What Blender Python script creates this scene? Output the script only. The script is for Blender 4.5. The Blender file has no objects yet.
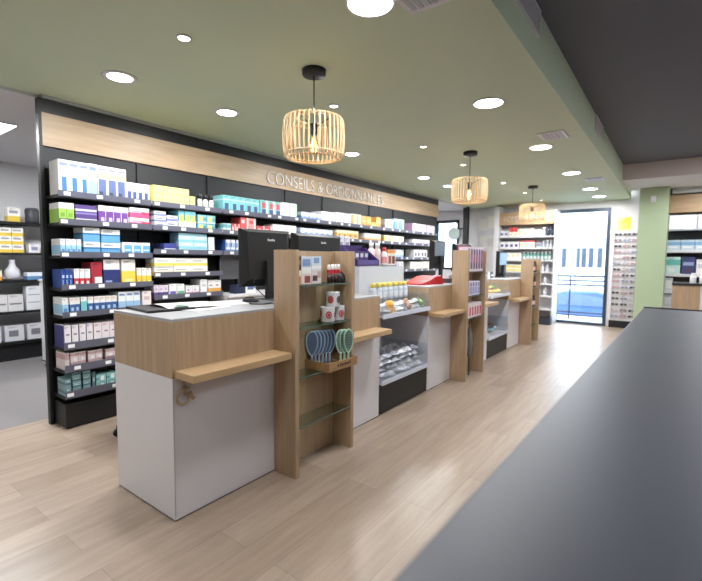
import bpy, bmesh, math, random
from mathutils import Vector, Matrix
random.seed(7)
PI = math.pi
SC = bpy.context.scene
COL = SC.collection

# ------------------------------------------------------------------ materials
def lin(c):
    return tuple(((v/255)/12.92 if v/255 <= .04045 else ((v/255+.055)/1.055)**2.4) for v in c)+(1.0,)
_mc = {}
def paint(rgb, rough=.45, metal=0., var=.06, scale=18., name=None, bump=0.):
    k = (tuple(rgb), rough, metal, var, scale, bump)
    if k in _mc: return _mc[k]
    m = bpy.data.materials.new(name or 'paint_%d_%d_%d' % tuple(rgb)); m.use_nodes = True
    nt = m.node_tree; b = nt.nodes['Principled BSDF']
    b.inputs['Roughness'].default_value = rough; b.inputs['Metallic'].default_value = metal
    tc = nt.nodes.new('ShaderNodeTexCoord'); no = nt.nodes.new('ShaderNodeTexNoise'); mx = nt.nodes.new('ShaderNodeMix')
    mx.data_type = 'RGBA'
    no.inputs['Scale'].default_value = scale; no.inputs['Detail'].default_value = 3
    nt.links.new(tc.outputs['Object'], no.inputs['Vector'])
    c = lin(rgb)
    mx.inputs['A'].default_value = tuple(v*(1-var) for v in c[:3])+(1,)
    mx.inputs['B'].default_value = tuple(min(1, v*(1+var)) for v in c[:3])+(1,)
    nt.links.new(no.outputs['Fac'], mx.inputs['Factor']); nt.links.new(mx.outputs['Result'], b.inputs['Base Color'])
    if bump:
        bp = nt.nodes.new('ShaderNodeBump'); bp.inputs['Strength'].default_value = bump; bp.inputs['Distance'].default_value = .004
        nt.links.new(no.outputs['Fac'], bp.inputs['Height']); nt.links.new(bp.outputs['Normal'], b.inputs['Normal'])
    _mc[k] = m
    return m

def wood(name, c1, c2, mapping, rough=.45):
    m = bpy.data.materials.new(name); m.use_nodes = True
    nt = m.node_tree; b = nt.nodes['Principled BSDF']; b.inputs['Roughness'].default_value = rough
    tc = nt.nodes.new('ShaderNodeTexCoord'); mp = nt.nodes.new('ShaderNodeMapping'); mp.inputs['Scale'].default_value = mapping
    n1 = nt.nodes.new('ShaderNodeTexNoise'); n1.inputs['Scale'].default_value = 2.2; n1.inputs['Detail'].default_value = 6; n1.inputs['Roughness'].default_value = .65
    cr = nt.nodes.new('ShaderNodeValToRGB')
    cr.color_ramp.elements[0].position = .3; cr.color_ramp.elements[0].color = lin(c1)
    cr.color_ramp.elements[1].position = .7; cr.color_ramp.elements[1].color = lin(c2)
    nt.links.new(tc.outputs['Object'], mp.inputs['Vector']); nt.links.new(mp.outputs['Vector'], n1.inputs['Vector'])
    nt.links.new(n1.outputs['Fac'], cr.inputs['Fac']); nt.links.new(cr.outputs['Color'], b.inputs['Base Color'])
    return m

def floor_mat():
    m = bpy.data.materials.new('oak_plank_floor'); m.use_nodes = True
    nt = m.node_tree; b = nt.nodes['Principled BSDF']
    tc = nt.nodes.new('ShaderNodeTexCoord'); sp = nt.nodes.new('ShaderNodeSeparateXYZ'); cb = nt.nodes.new('ShaderNodeCombineXYZ')
    nt.links.new(tc.outputs['Object'], sp.inputs[0])
    nt.links.new(sp.outputs['Y'], cb.inputs['X']); nt.links.new(sp.outputs['X'], cb.inputs['Y'])
    br = nt.nodes.new('ShaderNodeTexBrick'); br.offset = .37; br.offset_frequency = 2
    for k, v in dict(Scale=1., **{'Mortar Size': .0016, 'Mortar Smooth': .2, 'Bias': 0., 'Brick Width': 1.22, 'Row Height': .185}).items(): br.inputs[k].default_value = v
    br.inputs['Color1'].default_value = lin((168, 150, 134)); br.inputs['Color2'].default_value = lin((151, 133, 117)); br.inputs['Mortar'].default_value = lin((132, 116, 101))
    nt.links.new(cb.outputs[0], br.inputs['Vector'])
    mp = nt.nodes.new('ShaderNodeMapping'); mp.inputs['Scale'].default_value = (1.1, 12, 1)
    nt.links.new(cb.outputs[0], mp.inputs['Vector'])
    no = nt.nodes.new('ShaderNodeTexNoise'); no.inputs['Scale'].default_value = 2.; no.inputs['Detail'].default_value = 6; no.inputs['Roughness'].default_value = .62
    nt.links.new(mp.outputs[0], no.inputs['Vector'])
    cr = nt.nodes.new('ShaderNodeValToRGB'); cr.color_ramp.elements[0].position = .32; cr.color_ramp.elements[1].position = .68
    cr.color_ramp.elements[0].color = (.70, .67, .64, 1); cr.color_ramp.elements[1].color = (1.05, 1.05, 1.05, 1)
    nt.links.new(no.outputs['Fac'], cr.inputs['Fac'])
    mx = nt.nodes.new('ShaderNodeMix'); mx.data_type = 'RGBA'; mx.blend_type = 'MULTIPLY'; mx.inputs['Factor'].default_value = .75
    nt.links.new(br.outputs['Color'], mx.inputs['A']); nt.links.new(cr.outputs['Color'], mx.inputs['B'])
    nt.links.new(mx.outputs['Result'], b.inputs['Base Color'])
    b.inputs['Roughness'].default_value = .33
    return m

def clear(name, tint=(235, 245, 245), refl=.08, opacity=0., edge=.35):
    m = bpy.data.materials.new(name); m.use_nodes = True
    nt = m.node_tree; nt.nodes.clear()
    o = nt.nodes.new('ShaderNodeOutputMaterial'); t = nt.nodes.new('ShaderNodeBsdfTransparent'); g = nt.nodes.new('ShaderNodeBsdfGlossy')
    t.inputs['Color'].default_value = lin(tint); g.inputs['Roughness'].default_value = .06
    fr = nt.nodes.new('ShaderNodeLayerWeight'); fr.inputs['Blend'].default_value = .3
    ma = nt.nodes.new('ShaderNodeMath'); ma.operation = 'MULTIPLY_ADD'; ma.inputs[1].default_value = edge; ma.inputs[2].default_value = refl
    nt.links.new(fr.outputs['Fresnel'], ma.inputs[0])
    x = nt.nodes.new('ShaderNodeMixShader'); nt.links.new(ma.outputs[0], x.inputs[0]); nt.links.new(t.outputs[0], x.inputs[1]); nt.links.new(g.outputs[0], x.inputs[2])
    last = x
    if opacity:
        d = nt.nodes.new('ShaderNodeBsdfDiffuse'); d.inputs['Color'].default_value = lin((244, 246, 250))
        y = nt.nodes.new('ShaderNodeMixShader'); y.inputs[0].default_value = opacity
        nt.links.new(x.outputs[0], y.inputs[1]); nt.links.new(d.outputs[0], y.inputs[2]); last = y
    nt.links.new(last.outputs[0], o.inputs[0])
    return m

def glow(name, rgb, s):
    m = bpy.data.materials.new(name); m.use_nodes = True
    nt = m.node_tree; nt.nodes.clear()
    o = nt.nodes.new('ShaderNodeOutputMaterial'); e = nt.nodes.new('ShaderNodeEmission')
    e.inputs['Color'].default_value = lin(rgb); e.inputs['Strength'].default_value = s
    nt.links.new(e.outputs[0], o.inputs[0])
    return m

OAK_V = wood('oak_upright_grain', (160, 134, 106), (184, 158, 129), (16, 16, 1.0))
OAK_Y = wood('oak_long_grain', (166, 141, 113), (190, 165, 136), (14, 1.0, 14))
OAK_X = wood('oak_cross_grain', (166, 136, 104), (188, 159, 124), (1.0, 14, 14))
OAK_L = wood('oak_ledge', (176, 145, 108), (195, 164, 127), (14, 1.0, 14), .35)
CRATE = wood('crate_wood', (150, 116, 78), (176, 140, 100), (14, 1.0, 14), .5)
BAMBOO = wood('bamboo_slat', (216, 186, 142), (234, 208, 166), (10, 10, 2), .5)
FLOOR = floor_mat()
BLACK = paint((15, 16, 18), .5, name='black_lacquer')
BLACK2 = paint((22, 22, 24), .5, name='black_plastic')
BACKP = paint((27, 28, 32), .55, name='anthracite_panel')
WHITE = paint((218, 217, 220), .38, name='white_laminate', var=.01)
COUNTERW = paint((216, 214, 218), .38, name='counter_laminate', var=.01)
WALLW = paint((214, 214, 216), .7, name='white_wall', var=.02, scale=4)
GREEN = paint((200, 213, 187), .72, name='sage_ceiling', var=.025, scale=2.5)
GREENC = paint((165, 182, 150), .65, name='sage_column', var=.02, scale=3)
DARKC = paint((96, 97, 106), .75, name='anthracite_ceiling', var=.03, scale=3)
BEIGE = paint((206, 194, 192), .7, name='taupe_beam', var=.02, scale=3)
LIP = paint((112, 114, 130), .38, .3, .05, name='grey_price_rail')
TAGM = paint((240, 240, 242), .5, name='price_card')
STEEL = paint((180, 182, 186), .3, .9, name='brushed_steel')
FRAME = paint((54, 66, 84), .4, .2, name='blue_grey_frame')
GLASS = clear('window_glass', (236, 244, 250), .04)
SHELFG = clear('shelf_glass', (238, 246, 243), .03, 0., .14)
GEDGE = paint((86, 112, 104), .25, name='glass_edge')
ACRYL = clear('clear_acrylic', (246, 248, 250), .015, .05, .12)
FROST = clear('frosted_acrylic', (246, 248, 250), .03, .5, .15)
LAMP = glow('lamp_diffuser', (255, 252, 244), 14)
LAMPS = glow('spot_diffuser', (255, 246, 228), 10)
PANEL = glow('ceiling_panel_diffuser', (250, 252, 255), 9)
FILA = glow('filament', (255, 196, 110), 16)
LITBOX = glow('lightbox_face', (245, 248, 255), 1.0)

# ------------------------------------------------------------------ mesh builder
class MB:
    def __init__(s): s.v = []; s.f = []; s.m = []; s.sm = []; s.mats = []
    def mi(s, m):
        if m not in s.mats: s.mats.append(m)
        return s.mats.index(m)
    def face(s, pts, m, smooth=False):
        b = len(s.v); s.v += [tuple(p) for p in pts]; s.f.append(list(range(b, b+len(pts)))); s.m.append(s.mi(m)); s.sm.append(smooth)
    def box(s, x0, x1, y0, y1, z0, z1, m, rot=None, org=None):
        b = len(s.v)
        P = [(x0,y0,z0),(x1,y0,z0),(x1,y1,z0),(x0,y1,z0),(x0,y0,z1),(x1,y0,z1),(x1,y1,z1),(x0,y1,z1)]
        if rot is not None:
            o = Vector(org or ((x0+x1)/2, (y0+y1)/2, (z0+z1)/2)); P = [tuple(rot @ (Vector(p)-o) + o) for p in P]
        s.v += P; i = s.mi(m)
        for f in ((0,3,2,1),(4,5,6,7),(0,1,5,4),(1,2,6,5),(2,3,7,6),(3,0,4,7)):
            s.f.append([b+k for k in f]); s.m.append(i); s.sm.append(False)
        return s
    def lathe(s, prof, m, seg=24, c=(0,0,0), M=None, cap=True, smooth=True):
        """prof: list of (r, z) revolved about z"""
        b = len(s.v); i = s.mi(m); n = len(prof)
        for r, z in prof:
            for k in range(seg):
                a = 2*PI*k/seg; p = Vector((r*math.cos(a), r*math.sin(a), z))
                if M is not None: p = M @ p
                s.v.append((p.x+c[0], p.y+c[1], p.z+c[2]))
        for j in range(n-1):
            for k in range(seg):
                k2 = (k+1) % seg
                s.f.append([b+j*seg+k, b+j*seg+k2, b+(j+1)*seg+k2, b+(j+1)*seg+k]); s.m.append(i); s.sm.append(smooth)
        if cap:
            s.f.append([b+k for k in range(seg)][::-1]); s.m.append(i); s.sm.append(False)
            s.f.append([b+(n-1)*seg+k for k in range(seg)]); s.m.append(i); s.sm.append(False)
        return s
    def cyl(s, c, r, h, m, seg=20, axis='z', smooth=True):
        M = {'z': None, 'x': Matrix.Rotation(PI/2, 3, 'Y'), 'y': Matrix.Rotation(-PI/2, 3, 'X')}[axis]
        return s.lathe([(r, 0), (r, h)], m, seg, c, M, True, smooth)
    def tube(s, pts, r, m, seg=8, closed=False):
        pts = [Vector(p) for p in pts]; n = len(pts); b = len(s.v); i = s.mi(m); ref = None
        for j, p in enumerate(pts):
            if closed: d = pts[(j+1) % n]-pts[j-1]
            else: d = pts[min(j+1, n-1)]-pts[max(j-1, 0)]
            d.normalize()
            if ref is None:
                ref = Vector((0, 0, 1)) if abs(d.z) < .9 else Vector((1, 0, 0))
            u = (ref - d*ref.dot(d)); u.normalize(); w = d.cross(u); ref = u
            rr = r[j] if isinstance(r, (list, tuple)) else r
            for k in range(seg):
                a = 2*PI*k/seg; q = p+u*(rr*math.cos(a))+w*(rr*math.sin(a)); s.v.append(tuple(q))
        for j in range(n if closed else n-1):
            j2 = (j+1) % n
            for k in range(seg):
                k2 = (k+1) % seg
                s.f.append([b+j*seg+k, b+j*seg+k2, b+j2*seg+k2, b+j2*seg+k]); s.m.append(i); s.sm.append(True)
        if not closed:
            s.f.append([b+k for k in range(seg)][::-1]); s.m.append(i); s.sm.append(False)
            s.f.append([b+(n-1)*seg+k for k in range(seg)]); s.m.append(i); s.sm.append(False)
        return s
    def prism(s, poly, a0, a1, m, plane='yz'):
        """poly extruded along the axis missing from plane"""
        def P(u, v, w):
            return {'yz': (w, u, v), 'xz': (u, w, v), 'xy': (u, v, w)}[plane]
        n = len(poly); b = len(s.v); i = s.mi(m)
        s.v += [P(u, v, a0) for u, v in poly]+[P(u, v, a1) for u, v in poly]
        s.f.append([b+k for k in range(n)][::-1]); s.m.append(i); s.sm.append(False)
        s.f.append([b+n+k for k in range(n)]); s.m.append(i); s.sm.append(False)
        for k in range(n):
            k2 = (k+1) % n
            s.f.append([b+k, b+k2, b+n+k2, b+n+k]); s.m.append(i); s.sm.append(False)
        return s
    def mesh(s, name, fix=True):
        me = bpy.data.meshes.new(name); me.from_pydata(s.v, [], s.f)
        for m in s.mats: me.materials.append(m)
        me.polygons.foreach_set('material_index', s.m); me.polygons.foreach_set('use_smooth', s.sm)
        me.update()
        if fix:
            bm = bmesh.new(); bm.from_mesh(me); bmesh.ops.recalc_face_normals(bm, faces=bm.faces); bm.to_mesh(me); bm.free()
        return me
    def build(s, name, parent=None, loc=None, rotz=None, fix=True, bevel=0.):
        o = bpy.data.objects.new(name, s.mesh(name, fix)); COL.objects.link(o)
        if parent is not None: o.parent = parent
        if loc: o.location = loc
        if rotz: o.rotation_euler[2] = rotz
        if bevel:
            b = o.modifiers.new('soft edges', 'BEVEL'); b.width = bevel; b.segments = 2; b.limit_method = 'ANGLE'
        return o

def tag(o, label, cat, group=None, kind=None):
    o['label'] = label; o['category'] = cat
    if group: o['group'] = group
    if kind: o['kind'] = kind
    return o
def thing(name, label, cat, loc=(0,0,0), rotz=0., group=None):
    o = bpy.data.objects.new(name, None); COL.objects.link(o); o.empty_display_size = .05
    o.location = loc; o.rotation_euler = (0, 0, rotz)
    return tag(o, label, cat, group)
def struct(name, mb, loc=None):
    o = mb.build(name, None, loc); o['kind'] = 'structure'; return o
def dup(root, loc=None, rotz=None, label=None, group=None):
    r = root.copy(); COL.objects.link(r)
    if loc is not None: r.location = loc
    if rotz is not None: r.rotation_euler = (0, 0, rotz)
    if label: r['label'] = label
    if group: r['group'] = group
    for ch in list(root.children):
        c = ch.copy(); COL.objects.link(c); c.parent = r
        for g in list(ch.children):
            d = g.copy(); COL.objects.link(d); d.parent = c
    return r
NUM = ['zero','one','two','three','four','five','six','seven','eight','nine','ten','eleven','twelve','thirteen','fourteen']
ORD = ['','first','second','third','fourth','fifth','sixth','seventh','eighth','ninth','tenth','eleventh','twelfth','thirteenth','fourteenth']
def pos(i, n):
    if n == 1: return ''
    if n == 2: return ('left', 'right')[i]
    if i == 0: return 'leftmost'
    if i == n-1: return 'rightmost'
    return ORD[i+1]+' from left'
def text_part(name, body, parent, mat, loc, rot, height, length, depth=.006, thin=0.):
    cu = bpy.data.curves.new(name, 'FONT'); cu.body = body; cu.size = 1.; cu.extrude = 0; cu.offset = thin
    o = bpy.data.objects.new(name, cu); COL.objects.link(o)
    dg = bpy.context.evaluated_depsgraph_get(); dg.update()
    ev = o.evaluated_get(dg)
    me = bpy.data.meshes.new_from_object(ev)
    bpy.data.objects.remove(o)
    xs = [v.co.x for v in me.vertices]; ys = [v.co.y for v in me.vertices]
    x0, x1, y0, y1 = min(xs), max(xs), 0., .70
    bm = bmesh.new(); bm.from_mesh(me)
    for v in bm.verts:
        v.co.x = (v.co.x-x0)/(x1-x0)*length; v.co.y = v.co.y/(y1-y0)*height
    r = bmesh.ops.extrude_face_region(bm, geom=list(bm.faces))
    for g in r['geom']:
        if isinstance(g, bmesh.types.BMVert): g.co.z += depth
    bmesh.ops.recalc_face_normals(bm, faces=bm.faces)
    bm.to_mesh(me); bm.free()
    me.materials.clear(); me.materials.append(mat)
    o = bpy.data.objects.new(name, me); COL.objects.link(o); o.parent = parent
    o.location = loc; o.rotation_euler = rot
    return o

# ------------------------------------------------------------------ camera
fo, yaw, pitch, roll, H = 435.7889, .6389, .074, .0095, 1.297
cy, sy = math.cos(yaw), math.sin(yaw)
F = Vector((-sy*math.cos(pitch), cy*math.cos(pitch), -math.sin(pitch)))
rr = Vector((cy, sy, 0)); uu = rr.cross(F)
R2 = math.cos(roll)*rr+math.sin(roll)*uu; U2 = -math.sin(roll)*rr+math.cos(roll)*uu
cam = bpy.data.cameras.new('camera'); cam.sensor_width = 36; cam.sensor_fit = 'HORIZONTAL'; cam.lens = fo/702*36
cam.clip_start = .02; cam.clip_end = 300
cam.dof.use_dof = True; cam.dof.focus_distance = 3.0; cam.dof.aperture_fstop = 1.7
co = bpy.data.objects.new('camera', cam); COL.objects.link(co)
M = Matrix.Identity(4)
for i in range(3): M[i][0] = R2[i]; M[i][1] = U2[i]; M[i][2] = -F[i]
M[0][3], M[1][3], M[2][3] = 0, 0, H
co.matrix_world = M
SC.camera = co

# ------------------------------------------------------------------ the room
CZ = 2.47; YW = 9.9
struct('floor', MB().box(-3.95, 3.2, -2.6, YW+.1, -.1, 0, FLOOR))
struct('floor_back_room', MB().box(-6.9, -3.95, -2.6, YW+.1, -.1, 0, paint((128, 124, 124), .4, name='back_room_grey', var=.05, scale=3)))  # one even grey, set apart from the oak planks
struct('ceiling_green', MB().box(-3.83, -.785, -2.6, YW, CZ, CZ+.08, GREEN))
struct('trim_1', MB().box(-.785, -.735, -2.6, 9.72, CZ, 2.95, GREEN))
struct('ceiling', MB().box(-.735, 3.2, -2.6, 8.08, 2.787, 2.95, DARKC))
struct('trim_2', MB().box(-.735, 3.2, 8.08, 9.35, 2.549, 2.95, WALLW).box(-.735, 3.2, 8.07, 8.08, 2.549, 2.787, BEIGE))
struct('ceiling_far', MB().box(-.785, 3.2, 9.35, YW, 2.74, 2.95, BEIGE))
struct('ceiling_back_room', MB().box(-6.9, -3.83, -2.6, YW, 2.45, 2.55, WALLW))
struct('wall_left', MB().box(-6.9, -6.8, -2.6, YW, 0, 2.45, WALLW))
struct('wall_right', MB().box(3.2, 3.3, -2.6, YW+.1, 0, 2.95, WALLW))
struct('wall_near', MB().box(-6.9, 3.3, -2.7, -2.6, 0, 2.95, WALLW))
DX0, DX1, DZ = -2.02, -1.06, 2.33
WX0, WX1, WZ0, WZ1 = -4.76, -4.17, 1.05, 2.23
fw = MB()
for x0, x1, z0, z1 in ((-6.9, WX0, 0, 2.95), (WX0, WX1, 0, WZ0), (WX0, WX1, WZ1, 2.95), (WX1, DX0, 0, 2.95), (DX0, DX1, DZ, 2.95), (DX1, 3.3, 0, 2.95)):
    fw.box(x0, x1, YW, YW+.12, z0, z1, WALLW)
struct('wall_far', fw)
struct('wall_column', MB().box(-.562, -.146, 9.12, 9.5, 0, 2.549, GREENC))
struct('wall_post', MB().box(-3.9, -3.79, 9.46, 9.56, 0, CZ, BLACK))
struct('trim_3', MB().box(-3.8, -3.77, 1.27, 7.92, 2.444, CZ, paint((170, 170, 172), .5)))
# glazed shop door
d = MB()
for a in ((DX0, DX0+.05, 0, DZ), (DX1-.06, DX1, 0, DZ), (DX0+.05, DX1-.06, DZ-.07, DZ), (DX0+.05, DX1-.06, 0, .05)):
    d.box(a[0], a[1], YW-.02, YW+.06, a[2], a[3], FRAME)
dr = struct('door_1', d)
MB().box(DX0+.05, DX1-.06, YW+.015, YW+.025, .05, DZ-.07, GLASS).build('door_glass', dr)
w = MB()
for a in ((WX0, WX0+.05, WZ0, WZ1), (WX1-.05, WX1, WZ0, WZ1), (WX0, WX1, WZ1-.07, WZ1), (WX0, WX1, WZ0, WZ0+.05)):
    w.box(a[0], a[1], YW-.02, YW+.06, a[2], a[3], BLACK)
wo = struct('window_1', w)
MB().box(WX0+.05, WX1-.05, YW+.015, YW+.025, WZ0+.05, WZ1-.07, GLASS).build('window_glass', wo)

# ------------------------------------------------------------------ ceiling lights
def area(x, y, z, size, power, col=(.97, .985, 1)):
    l = bpy.data.lights.new('lamp', 'AREA'); l.shape = 'DISK'; l.size = size; l.energy = power; l.color = col
    o = bpy.data.objects.new('lamp', l); COL.objects.link(o); o.location = (x, y, z)
    return o
def downlight(x, y, r, label, group, P, rim=.014, lampm=LAMP, off=False):
    t = thing('ceiling_light', label, 'ceiling light', (x, y, CZ), 0, group)
    MB().lathe([(r-rim, 0), (r, 0), (r+.002, -.004), (r-rim*.4, -.010), (r-rim, -.006)], WHITE, 32, cap=False).build('trim_ring', t)
    MB().cyl((0, 0, -.006), r-rim, .004, lampm, 28).build('diffuser', t)
    area(x, y, CZ-.012, 2*(r-rim)*.95, P)
    return t
names_b = ['large round ceiling light at top edge of photo, nearest in right row', 'large round ceiling light between the air grille and middle pendant', 'large round ceiling light just before the square ceiling cassette',
           'large round ceiling light beyond the square cassette, fourth in right row', 'large round ceiling light beyond the farther square cassette, fifth in right row', 'farthest large round ceiling light, just before the glass door']
for i, y in enumerate((1.73, 3.31, 4.89, 6.55, 8.15, 9.19)):
    downlight(-1.19, y, .117, names_b[i], 'large round lights along the soffit', 17)
names_l = ['round ceiling light nearest the left end of the wood sign band', 'round ceiling light left of the nearest pendant lamp', 'round ceiling light over the sign, just right of nearest pendant',
           'round ceiling light above the far half of the sign band', 'farthest round ceiling light in the row along the sign']
for i, y in enumerate((1.46, 2.31, 4.02, 5.76, 6.62)):
    downlight(-2.99, y, .106, names_l[i], 'round lights along the sign wall', 17, .03)
names_s = ['small spotlight in green ceiling, nearest, upper left of photo', 'small spotlight just behind the nearest pendant cord', 'small spotlight left of the middle pendant cord', 'small spotlight right of the middle pendant, second from far end', 'small spotlight just left of the far pendant canopy', 'small spotlight above the far pendant shade', 'farthest small spotlight, right of the far pendant cord']
for i, y in enumerate((1.41, 2.69, 4.18, 5.25, 6.81, 8.0, 9.14)):
    downlight(-2.18, y, .04, names_s[i], 'small spotlights over the counters', (5, 5, 5, 6, 8, 11, 14)[i], .01, LAMPS)
for x, y, P in ((-1.19, .1, 5), (-2.99, -.3, 14), (-1.19, -1.5, 5), (-2.99, -1.6, 10)):
    downlight(x, y, .1, 'round ceiling light behind the photographer', 'round lights behind the photographer', P)
# daylight-white panels in the back room; unseen ones added to light the right-hand half
def panel(x, y, z, s, P, label, grp):
    t = thing('ceiling_panel', label, 'ceiling light', (x, y, z), 0, grp)
    MB().box(-s/2, s/2, -s/2, s/2, -.012, 0, WHITE).build('frame', t)
    MB().box(-s/2+.015, s/2-.015, -s/2+.015, s/2-.015, -.014, -.0125, PANEL).build('diffuser', t)
    l = bpy.data.lights.new('lamp', 'AREA'); l.shape = 'SQUARE'; l.size = s*.9; l.energy = P; l.color = (.95, .97, 1)
    o = bpy.data.objects.new('lamp', l); COL.objects.link(o); o.location = (x, y, z-.02)
panel(-5.05, 1.12, 2.45, .6, 60, 'square light panel in back room ceiling at left edge', None)
panel(-5.05, 4.2, 2.45, .6, 60, 'square light panel in back room hidden behind the wall unit', 'hidden back room panels')
panel(-5.05, 7.6, 2.45, .6, 60, 'square light panel in back room hidden behind the wall unit', 'hidden back room panels')
for x, y, P in ((1.2, .8, 7), (1.2, 4.0, 12), (1.0, 6.8, 28), (2.4, 2.5, 10)):  # unseen panels, added to light the table, column and right shelves
    panel(x, y, 2.787, .45, P, 'added unseen square light panel in the dark ceiling right of the frame', 'added light panels of the dark ceiling')
panel(.5, 8.75, 2.549, .3, 16, 'added unseen square light panel under the beam right of the frame', None)  # added out of view as well, to light the right far end

# ------------------------------------------------------------------ air cassettes and soffit grilles
def cassette(x, y, label):
    t = thing('air_vent', label, 'air vent', (x, y, CZ), 0, None)
    MB().box(-.115, .115, -.135, .135, -.012, 0, WHITE).build('frame', t, bevel=.004)
    s = MB()
    for k in range(5): s.box(-.085+.036*k, -.062+.036*k, -.1, .1, -.016, -.0125, paint((186, 188, 192), .5))
    s.build('slat', t)
cassette(-.985, 4.49, 'square white ceiling cassette between two large round lights')
cassette(-1.0, 7.22, 'farthest square white ceiling cassette near the soffit end')
cassette(-.965, 1.78, 'nearest white ceiling cassette, its corner at top edge of photo')
def grille(y0, y1, label):
    t = thing('air_grille', label, 'air grille', (-.735, (y0+y1)/2, 2.625), 0, None)
    h = .155; L = (y1-y0)/2
    m = MB(); m.box(0, .014, -L, L, 0, .014, WHITE).box(0, .014, -L, L, h-.014, h, WHITE).box(0, .014, -L, -L+.014, .014, h-.014, WHITE).box(0, .014, L-.014, L, .014, h-.014, WHITE)
    m.build('frame', t)
    MB().box(0, .004, -L+.014, L-.014, .014, h-.014, paint((186, 184, 190), .6)).build('backing', t)
    s = MB()
    for k in range(9): s.box(.004, .010, -L+.014, L-.014, .018+k*.0138, .024+k*.0138, paint((205, 205, 208), .5))
    s.build('slat', t)
grille(1.75, 2.85, 'nearest white air grille on green soffit at top edge of photo')
grille(5.13, 5.66, 'farther small white air grille on green soffit side')

# ------------------------------------------------------------------ pendant lamps
def pendant(loc, label):
    t = thing('pendant_lamp', label, 'pendant lamp', loc, 0, 'caged wooden pendant lamps')
    MB().lathe([(.0, -.036), (.070, -.036), (.074, -.030), (.074, 0), (0, 0)], BLACK2, 32, cap=False).build('ceiling_rose', t)
    MB().cyl((0, 0, -.34), .004, .31, BLACK2, 8).build('cord', t)
    MB().lathe([(.0, -.335), (.02, -.335), (.022, -.33), (.022, -.385), (.017, -.40), (0, -.40)][::-1], BLACK2, 18, cap=False).build('lamp_holder', t)
    sh = MB(); n = 38
    prof = [(.110, -.290), (.150, -.286), (.178, -.296), (.190, -.322), (.195, -.40), (.193, -.48), (.186, -.525), (.172, -.545), (.150, -.550)]
    for k in range(n):
        a = 2*PI*k/n; c, s_ = math.cos(a), math.sin(a); h = .0044
        for j in range(len(prof)-1):
            pass
        pts_o = [(r*c, r*s_, z) for r, z in prof]
        b = len(sh.v); i = sh.mi(BAMBOO); nn = len(prof)
        tx, ty = -s_*h, c*h
        for r, z in prof:
            for dr, sg in ((.003, -1), (.003, 1), (-.003, 1), (-.003, -1)):
                sh.v.append(((r+dr)*c+sg*tx, (r+dr)*s_+sg*ty, z))
        for j in range(nn-1):
            for q in range(4):
                q2 = (q+1) % 4
                sh.f.append([b+j*4+q, b+j*4+q2, b+(j+1)*4+q2, b+(j+1)*4+q]); sh.m.append(i); sh.sm.append(False)
        sh.f.append([b, b+1, b+2, b+3]); sh.m.append(i); sh.sm.append(False)
        sh.f.append([b+4*(nn-1)+q for q in range(4)]); sh.m.append(i); sh.sm.append(False)
    sh.build('lamp_shade', t)
    for r, z in ((.112, -.296), (.182, -.306), (.184, -.522), (.150, -.544)):
        MB().tube([(r*math.cos(2*PI*k/48), r*math.sin(2*PI*k/48), z) for k in range(48)], .005, BAMBOO, 6, True).build('hoop', t)
    arm = MB()
    for k in range(3):
        a = 2*PI*k/3+.4
        arm.tube([(.018*math.cos(a), .018*math.sin(a), -.345), (.112*math.cos(a), .112*math.sin(a), -.296)], .003, BLACK2, 6)
    arm.build('arm', t)
    bulb = MB().lathe([(.001, -.52), (.014, -.515), (.028, -.495), (.032, -.47), (.026, -.44), (.016, -.41), (.013, -.40)], clear('bulb_glass', (255, 236, 205), .06), 18, cap=False).build('bulb', t)
    fl = MB()
    for k in range(4):
        a = 2*PI*k/4
        fl.tube([(.006*math.cos(a), .006*math.sin(a), -.42), (.011*math.cos(a+.3), .011*math.sin(a+.3), -.46), (.005*math.cos(a), .005*math.sin(a), -.50)], .0028, FILA, 5)
    fl.build('filament', bulb)
    l = bpy.data.lights.new('lamp', 'POINT'); l.energy = .7; l.color = (1, .82, .6); l.shadow_soft_size = .03
    o = bpy.data.objects.new('lamp', l); COL.objects.link(o); o.location = (loc[0], loc[1], loc[2]-.46)
    return t
pendant((-1.88, 2.121, CZ), 'nearest wooden cage pendant lamp, above the first display tower')
pendant((-1.87, 4.69, CZ), 'middle wooden cage pendant lamp, above the second display tower')
pendant((-1.885, 7.37, CZ), 'farthest wooden cage pendant lamp, in front of the far sign')

# ------------------------------------------------------------------ black wall unit
XB, XL = -3.80, -3.55
BND = [1.27, 1.97, 2.68, 3.76, 4.45, 5.55, 6.25, 7.46]
SH = {1: [1.735, 1.534, 1.296, 1.058, .855, .615, .446, .25], 2: [1.735, 1.534, 1.331, 1.132, .937, .70, .46, .25], 3: [1.735, 1.534, 1.331]}
for b_ in (4, 5, 6, 7): SH[b_] = [1.735, 1.534, 1.296, 1.10, .937, .70, .46, .25]
tag_mesh = MB().box(0, .002, -.022, .022, -.013, .013, TAGM).mesh('price_tag')
BAYW = ['', 'first', 'second', 'third', 'fourth', 'fifth', 'sixth', 'seventh']
hd = thing('sign_band', 'wood band with white sign letters above the black wall shelving', 'sign', (XB, 1.27, 2.105))
L_ = 7.92-1.27
MB().box(-.03, .02, 0, L_, 0, .24, OAK_Y).build('wood_panel', hd)
MB().box(-.03, .025, -.022, L_, .2405, .337, BLACK).build('top_cornice', hd); MB().box(-.03, .021, -.022, -.0005, 0, .24, BLACK).build('end_cap', hd)
text_part('lettering', 'CONSEILS & ORDONNANCES', hd, paint((228, 226, 224), .35, name='sign_letter'), (.021, 3.461-1.27, .035), (PI/2, 0, PI/2), .145, 2.44, .012, -.012)
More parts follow.
